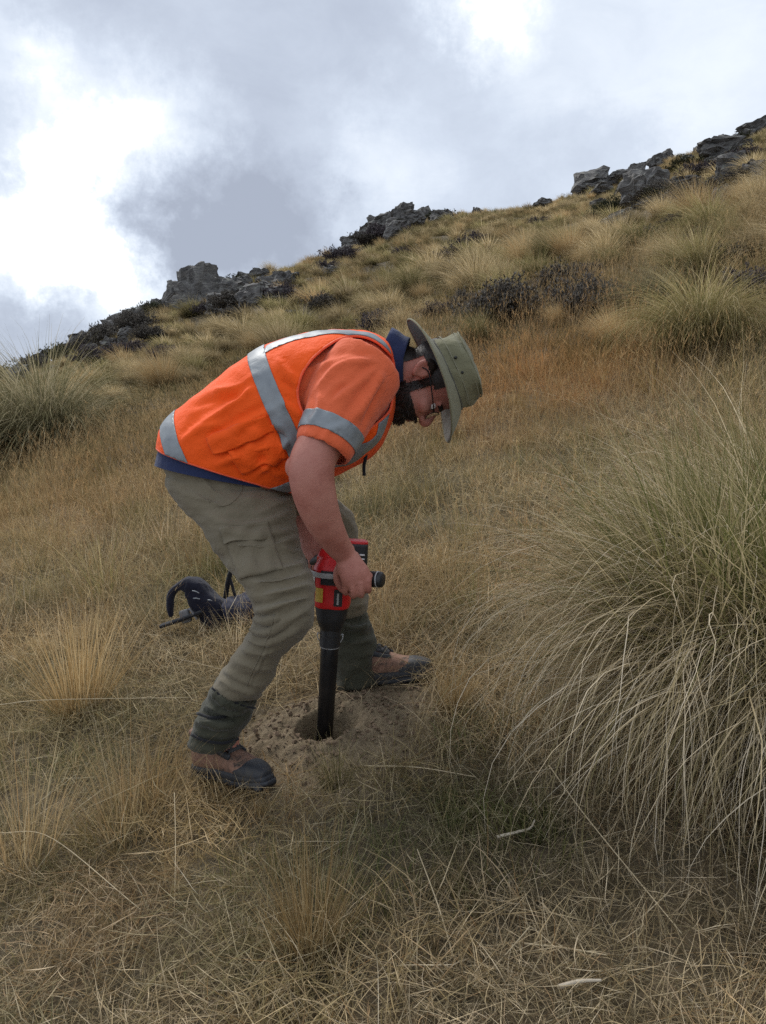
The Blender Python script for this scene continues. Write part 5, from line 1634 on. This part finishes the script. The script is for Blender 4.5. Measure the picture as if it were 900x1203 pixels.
V, F = revolve(cr); V = list(V); F = list(F)
top = len(V); V.append(tuple(HB + HU * .087)); n_ = 72; F += [((len(cr) - 1) * n_ + j, (len(cr) - 1) * n_ + (j + 1) % n_, top) for j in range(n_)]
def subdiv(me, lv):
    ob = bpy.data.objects.new("subdiv_source", me); COL.objects.link(ob)
    md = ob.modifiers.new("s", 'SUBSURF'); md.levels = lv; md.render_levels = lv
    m2 = bpy.data.meshes.new_from_object(ob.evaluated_get(bpy.context.evaluated_depsgraph_get()))
    nm = me.name; bpy.data.objects.remove(ob); bpy.data.meshes.remove(me); m2.name = nm
    m2.polygons.foreach_set('use_smooth', [True] * len(m2.polygons)); return m2
cm = subdiv(pymesh("crown", V, F, M_HAT), 1); crumple(cm, .0035, 16, octaves=3, seed=21)
mine(link("crown", cm), hat)
def brim_pt(a, t, z=0.0):
    # t 0 at the crown, 1 at the rim: the front and back dip, the sides roll up
    front = math.cos(a)
    drop = .024 + (.048 * front ** 2 if front > 0 else .008 * front ** 2)
    rf, rs = .1035 + t * (.068 if front > 0 else .076), .0875 + t * .066
    wave = .004 * math.sin(3 * a + 1) * t
    return (rf, rs, .004 - drop * (t ** 1.15) + wave + z)
bp = [lambda a, t=t: brim_pt(a, t) for t in np.linspace(0, 1, 9)]
V, F = revolve(bp)
bm1 = pymesh("brim", V, F, M_HAT); bm1 = subdiv(bm1, 1)
crumple(bm1, .002, 14, octaves=2, seed=23)
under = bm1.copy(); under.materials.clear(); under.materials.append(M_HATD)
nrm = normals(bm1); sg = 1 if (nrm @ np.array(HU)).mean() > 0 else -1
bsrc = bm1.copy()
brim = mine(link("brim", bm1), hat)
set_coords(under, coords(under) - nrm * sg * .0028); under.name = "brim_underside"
mine(link("brim_underside", under), brim)
rim = [HP(a, *brim_pt(a, 1.0, -.0014)) for a in np.linspace(0, 2 * math.pi, 97)]
mine(wire("brim_edge", rim, .0028, M_HAT, None, 8, 193), brim)
def ring(name, u, f, s, r, mat):
    return mine(wire(name, [HP(a, f, s, u + (-.006 * math.cos(a) + .004 * math.sin(2 * a + .5)) * (u > .05)) for a in np.linspace(0, 2 * math.pi, 73)], r, mat, None, 6, 145), hat)
ring("band_seam", .026, .1030, .0872, .0012, M_STITCH); ring("base_seam", .004, .1045, .0885, .0018, M_HATD); ring("top_seam", .0705, .0933, .0808, .0020, M_HAT); ring("upper_seam", .060, .0962, .0833, .0010, M_STITCH)
M_EYELET = plain("eyelet", (.03, .03, .028), .5, .4)
for a in (1.42, 1.85):
    c = HP(a, .1028, .0868, .034); nrm_ = (HP(a, .12, .10, .034) - c).normalized()
    V, F = tube([c - nrm_ * .002, c + nrm_ * .0022], [.0045, .0036], tuple(HU), 12)
    mine(link("eyelet", pymesh("eyelet", V, F, M_EYELET)), hat)
# ------------------------------------------------------------------ the soil auger
M_RED = plain("red_plastic", (.62, .015, .018), .38, 0, .12, 500)
M_BLACK = plain("black_plastic", (.016, .016, .018), .5, 0, .25, 600)
M_GREY = plain("silver_trim", (.42, .42, .42), .4, .2)
M_TUBE = plain("black_steel_tube", (.012, .012, .014), .42, .2, .15, 300, dirt=(.03, .025, .02))
M_YEL = plain("yellow_sticker", (.55, .36, .05), .5)
M_WHITE = plain("white_print", (.72, .72, .70), .5)
A0, A1 = at(381, 869, 2.185), at(393.5, 655, 2.150)
AX = (A1 - A0).normalized(); ALEN = (A1 - A0).length
aug = empty("soil_auger", A0); tag(aug, "red and black battery soil auger with its black tube standing in the dug hole", "power tool")
def apiece(name, me, parent=None): return mine(link(name, me), parent or aug)
def ap(px, py, d): return at(px, py, d)
SD = (Vector((1, 0, 0)) - AX * AX.x).normalized(); DV = AX.cross(SD).normalized()      # across, and away from the camera
if DV.y < 0: DV = -DV
def AP(h, s=0.0, d=0.0): return A0 + AX * h + SD * s + DV * d
pxm = lambda n: n / 431.0
hy = lambda py: (A1 - A0).length * (869 - py) / (869 - 655)
# tube: hollow corer, slightly wider towards the clamp
V, F = tube([AP(-.05), AP(hy(760)), AP(hy(750))], [.0222, .0252, .0252], tuple(DV), 40, None)
apiece("corer_tube", pymesh("corer_tube", V, F, M_TUBE, True))
V, F = tube([AP(hy(757)), AP(hy(756)), AP(hy(735)), AP(hy(734))], [.0275, .0295, .0295, .027], tuple(DV), 40, None)
cl = apiece("tube_clamp", pymesh("tube_clamp", V, F, M_BLACK, False))
for s in (-1, 1):       # spring clips standing off the clamp
    apiece("clip", wire("c", [AP(hy(752), s * .027, -.006), AP(hy(747), s * .034, -.01), AP(hy(741), s * .035, -.01), AP(hy(743), s * .028, -.006)], .0014, M_GREY, None, 6).data, cl)
    bpy.data.objects.remove([o for o in bpy.data.objects if o.name.startswith("c") and o.data is cl.children[-1].data and o is not cl.children[-1]][0])
V, F = tube([AP(hy(757.5)), AP(hy(756.2))], [.0282, .0282], tuple(DV), 40, None)
apiece("clamp_ring", pymesh("clamp_ring", V, F, M_GREY, True))
# gearbox and motor housing
apiece("gearbox", fuse([tube([AP(hy(738)), AP(hy(732)), AP(hy(724)), AP(hy(712)), AP(hy(706))], [(.027, .027), (.034, .034), (.041, .041), (.046, .044), (.047, .045)], tuple(DV), 40, 24, 2.6)], .003, "gearbox", M_BLACK, 2))
house = apiece("motor_housing", fuse([tube([AP(hy(710)), AP(hy(705)), AP(hy(690)), AP(hy(676)), AP(hy(668)), AP(hy(662)), AP(hy(652))], [(.048, .046), (.051, .048), (.052, .049), (.056, .052), (.057, .054), (.050, .050), (.032, .036)], tuple(DV), 40, 30, 3.0),
                                      tube([AP(hy(664), -.02), AP(hy(656), -.005, .02), AP(hy(650), .02, .06)], [(.028, .036), (.03, .04), (.022, .034)], tuple(SD), 24, 14, 2.6)], .003, "motor_housing", M_RED, 2))
hb = house.data
band = [((363, 668), (372, 668))]
def slab(name, lo, hi, s0, s1, off, th, mat, parent=house, d_lim=None):
    pl = [(AP(hy(lo) - hy(0) + hy(0)), -AX), (AP(hy(hi)), AX), (AP(0, s0), -SD), (AP(0, s1), SD)]
    return apiece(name, carve(hb, pl, off, th, mat, name, lambda c, n: n.dot(DV) < .2, False), parent)
slab("bumper", 681, 666, -.030, .09, .0015, .006, M_BLACK)
slab("silver_trim", 673, 668, -.075, .045, .0082, .0015, M_GREY)
slab("vent_panel", 705, 686, .006, .028, .0012, .002, M_BLACK)
slab("vent_mark", 703, 690, .014, .019, .0038, .0008, M_GREY)
slab("warning_sticker", 702, 686, -.044, -.024, .0012, .0008, M_YEL)
slab("white_print", 700, 672, -.060, -.048, .0012, .0008, M_WHITE)
# battery at the rear of the head
def box_round(c, hx, hy_, hz, ax, mat, name, vox=.003, pw=5):
    X_, Y_, Z_ = ax
    V, F = tube([c - Z_ * hz, c - Z_ * hz * .8, c + Z_ * hz * .8, c + Z_ * hz], [(hx * .88, hy_ * .88), (hx, hy_), (hx, hy_), (hx * .88, hy_ * .88)], tuple(Y_), 40, None, pw)
    return fuse([(V, F)], vox, name, mat, 1)
bx_ = Vector((1, .15, -.05)).normalized(); bz_ = Vector((.05, 0, 1)).normalized(); by_ = bz_.cross(bx_).normalized()
bx_ = by_.cross(bz_).normalized()
bc = at(412, 652, 2.225)
bat = apiece("battery", box_round(bc, .047, .036, .040, (bx_, by_, bz_), M_BLACK, "battery"))
apiece("battery_top", box_round(bc + bz_ * .038, .047, .034, .006, (bx_, by_, bz_), M_RED, "battery_top"), bat)
for q in (-.006, .006): apiece("battery_print", box_round(bc + bx_ * .028 - by_ * .0365 + bz_ * q, .008, .0012, .0022, (bx_, by_, bz_), M_WHITE, "battery_print", .001), bat)
apiece("battery_mount", fuse([tube([AP(hy(668), .01, .03), at(402, 662, 2.21), at(412, 660, 2.222)], [(.030, .034), (.028, .032), (.03, .034)], (0, 1, 0), 24, 10, 3)], .004, "battery_mount", M_BLACK, 2))
# side bar that the near hand holds, with its ribbed end cap, and the rear grip
B0, B1 = at(398, 679, 2.095), at(438, 680.5, 2.052)
bd = (B1 - B0).normalized()
V, F = tube([AP(hy(679), .03, -.02), B0, B1, B1 + bd * .004], [.020, .0155, .0155, .0155], (0, 0, 1), 28, 20)
apiece("side_handle", pymesh("side_handle", V, F, M_BLACK))
V, F = tube([B1 - bd * .008, B1 - bd * .006, B1 + bd * .026, B1 + bd * .030], [.018, .0215, .0205, .016], (0, 0, 1), 32, None)
cap = apiece("handle_cap", pymesh("handle_cap", V, F, M_BLACK))
V, F = tube([B1 + bd * .0145, B1 + bd * .0175], [.0218, .0218], (0, 0, 1), 32, None)
apiece("cap_ring", pymesh("cap_ring", V, F, M_GREY), cap)
V, F = tube([AP(hy(660), -.02, .02), at(377, 657, 2.20), at(366, 660, 2.235), at(348, 660, 2.262)], [.024, .017, .0155, .0155], (0, 0, 1), 24, 20)
apiece("rear_handle", pymesh("rear_handle", V, F, M_BLACK))
# ------------------------------------------------------------------ the backpack lying behind the digger
M_PADF = cloth("navy_pack_cloth", (.014, .015, .028), .85, var=.15, dirt=(.045, .045, .05))
M_PADB = cloth("slate_pack_panel", (.022, .023, .042), .8, var=.15)
M_MESHPAD = cloth("black_mesh_pad", (.011, .0115, .022), .9, weave=300, bump=.6)
M_GREYD = plain("grey_buckle_plastic", (.16, .16, .165), .5)
BPK = hit(250, 742); bd_ = BPK.y
pack = empty("backpack", BPK); tag(pack, "dark navy backpack lying in the dry grass behind the trouser leg", "backpack")
def kp(name, me, parent=None): return mine(link(name, me), parent or pack)
def PP(px, py, d=0.0): return at(px, py, bd_ + d)
def flat_strap(pts, w, t, name, mat, parent=None, crum=.004, n=24, rings=40):
    V, F = tube(pts, [(t, w)] * len(pts), (0, 1, 0), n, rings, 3)
    me = fuse([(V, F)], max(.004, t * .5), name, mat, 2)
    if crum: crumple(me, crum, 14, octaves=2, seed=len(name))
    return kp(name, me, parent)
bodyp = fuse([tube([PP(238, 744, .16), PP(262, 738, .16), PP(290, 728, .17), PP(318, 716, .18)], [(.045, .15), (.065, .17), (.075, .17), (.06, .14)], (0, 1, 0), 32, 24, 3.2)], .008, "pack_body", M_PADF, 3)
crumple(bodyp, .016, 8, octaves=3, seed=3); kp("pack_body", bodyp)
def slab_of(rows, name, mat, crum, seed):
    me = fuse([edge_loft([(a, b, bd_ + d, t) for a, b, d, t in rows], n=32, rings=44, power=2.8)], .0065, name, mat, 3)
    crumple(me, crum, 12, octaves=3, seed=seed); return kp(name, me)
slab_of([((262, 704), (272, 728), .02, .10), ((284, 700), (292, 736), .08, .12), ((304, 690), (314, 732), .10, .12), ((322, 684), (330, 722), .12, .11)], "back_panel", M_PADB, .008, 1)
slab_of([((221, 677), (219, 699), -.02, .05), ((236, 682), (226, 714), -.01, .06), ((250, 694), (236, 728), .0, .07), ((264, 704), (248, 738), .02, .08), ((284, 711), (268, 746), .05, .09), ((304, 712), (292, 748), .08, .09)], "hip_belt", M_MESHPAD, .008, 2)
slab_of([((197, 724), (205, 727), -.05, .020), ((196, 706), (204, 707), -.05, .020), ((199, 693), (207, 698), -.04, .024), ((209, 683), (214, 693), -.03, .030), ((222, 677), (222, 698), -.02, .045), ((236, 684), (232, 706), -.01, .05)], "shoulder_strap", M_MESHPAD, .005, 3)
flat_strap([PP(189, 735.5, -.07), PP(212, 728, -.07), PP(238, 718, -.06)], .030, .0075, "frame_stay", M_BLACKCLOTH, crum=0)
flat_strap([PP(264, 708, .10), PP(267, 690, .10), PP(271, 672, .09), PP(276, 664, .10)], .014, .010, "side_strap", M_BLACKCLOTH, crum=.002)
flat_strap([PP(276, 700, .08), PP(272, 685, .09), PP(268, 674, .09)], .010, .006, "webbing", M_BLACKCLOTH, crum=.002)
for a, b in (((226, 694), (234, 697)), ((227, 703), (235, 704)), ((244, 705), (249, 706))):
    kp("reflective_stitch", wire("s", [PP(*a, -.085), PP((a[0] + b[0]) / 2, (a[1] + b[1]) / 2 - .6, -.088), PP(*b, -.085)], .0022, M_TAPE, None, 6).data)
for o_ in [o for o in COL.objects if o.name.split('.')[0] in ("s", "c") and o.parent is None]: bpy.data.objects.remove(o_)
kp("buckle", box_round(PP(218, 724, -.06), .020, .012, .026, (Vector((1, 0, .3)).normalized(), Vector((0, 1, 0)), Vector((-.3, 0, 1)).normalized()), M_GREYD, "buckle"))
flat_strap([PP(222, 714, -.08), PP(228, 722, -.08), PP(232, 728, -.08)], .012, .0035, "grey_tab", M_GREYD, crum=0)
# ------------------------------------------------------------------ clods, stalks and straw on the ground
def clods():
    r = np.random.default_rng(77)
    V, F, o = [], [], 0
    n = 1500
    rad = np.abs(r.normal(.0, .17, n)) + .085; a = r.uniform(0, 6.28, n)
    xs_ = HOLE[0] + rad * np.cos(a) * 1.15 + .03; ys_ = HOLE[1] + rad * np.sin(a) * .95 - .02
    zs_ = ground_z(xs_, ys_)
    base = [(-1, -.2, 0), (0, -.2, -1), (1, -.2, 0), (0, -.2, 1)]
    for i in range(n):
        s = .0025 + .009 * r.uniform(0, 1) ** 3
        pts = r.normal(0, 1, (8, 3)); pts /= np.linalg.norm(pts, axis=1, keepdims=True); pts *= r.uniform(.6, 1.1, (8, 1))
        V.append(pts * s * np.array([1, 1, .75]) + np.array([xs_[i], ys_[i], zs_[i] + s * .35]))
    me = bpy.data.meshes.new("soil_crumbs")
    bm = bmesh.new()
    for p in V:
        vs = [bm.verts.new(q) for q in p]
        h = bmesh.ops.convex_hull(bm, input=vs)
    bm.to_mesh(me); bm.free()
    t = NT("crumbled_soil"); geo = t.n('ShaderNodeNewGeometry'); n1 = t.noise(geo.outputs['Position'], 60, 5, .7)
    t.principled(t.ramp(n1.outputs[0], [(.3, (.10, .066, .04)), (.7, (.24, .17, .11))]), .95)
    me.materials.append(t.m)
    return tag(link("soil_crumbs", me), kind='stuff')
clods()

litter = []
for i in range(4):
    r = np.random.default_rng(600 + i); n = 46
    root, _ = disc(n, .3, r); root[:, 2] = r.uniform(.005, .07, n)
    v, f, a = blades(n, root, r.uniform(.08, .24, n), r.uniform(.0010, .0020, n), r.uniform(1.25, 1.62, n), r.uniform(-.25, .3, n), 4, None, r, kink=.08, droop_end=1.75)
    litter.append(mesh_np("straw_litter", v, f, M_PALE, False, {'blade': a}))
scatter("straw_litter", [(.85, 2.2, 4, .8), (2.2, 6, 4, 1.1)], litter, [1, 1, 1, 1], M_PALE, keep_out=[(HOLE[0], HOLE[1], .40), (.1, 2.3, .2)], tilt=1.0)

def stalk(pts, rad, mat, label, group="dry stalks lying in the foreground"):
    """pts: photo points with height above the ground there"""
    P = []
    for px, py, h in pts:
        p = hit(px, py, .8, 6); P.append(p + Vector((0, 0, h)))
    c = P[0].copy()
    V, F = tube([p - c for p in P], [rad * (1.0 - .5 * i / (len(P) - 1)) for i in range(len(P))], (0, 0, 1) if abs((P[1] - P[0]).normalized().z) < .8 else (0, 1, 0), 6, 6 * len(P))
    o = link("dry_stalk", pymesh("dry_stalk", V, F, mat)); o.location = c
    return tag(o, label, "stalk", group)
M_STRAWS = plain("pale_straw", (.46, .37, .23), .7, bump=.3)
M_STICK = plain("bleached_stick", (.48, .41, .31), .75, bump=.4)
stalk([(538, 1142, .0), (515, 1090, .04), (490, 1036, .07)], .0019, M_STRAWS, "straight pale stalk leaning in the lower middle of the grass")
stalk([(655, 1181, .03), (680, 1177, .035), (706, 1174, .03)], .0042, M_STICK, "short thick bleached stick near the bottom edge")
stalk([(584, 1000, .03), (605, 998, .035), (622, 993, .035), (628, 986, .04)], .0036, M_STICK, "bent pale twig with a hooked end on the dark herbs")
stalk([(428, 909, .02), (490, 916, .03), (559, 928, .03)], .0019, M_STRAWS, "long straw lying level in front of the dug soil")
stalk([(616, 1128, .03), (660, 1136, .035), (712, 1142, .03)], .0020, M_STRAWS, "thin straw lying level above the bleached stick")
stalk([(644, 924, .05), (690, 990, .05), (800, 1118, .03)], .0017, M_STRAWS, "very long thin stem slanting down from the big tussock")
stalk([(555, 1175, .02), (590, 1145, .03), (622, 1120, .05)], .0017, M_STRAWS, "straw slanting up to the right above the bottom edge")
stalk([(0, 1007, .06), (60, 1022, .08), (165, 1085, .03)], .0013, M_STRAWS, "long bowed stem entering from the lower left edge")
stalk([(205, 1075, .0), (207, 1020, .06), (206, 978, .10)], .0012, M_STRAWS, "upright single stem in the left foreground")
stalk([(495, 880, .0), (530, 870, .03), (585, 832, .08)], .0017, M_STRAWS, "straw rising to the right beside the dug soil")
stalk([(0, 862, .10), (60, 858, .10), (230, 838, .05)], .0016, M_STRAWS, "long thin stem bending from the left edge toward the gaiter")
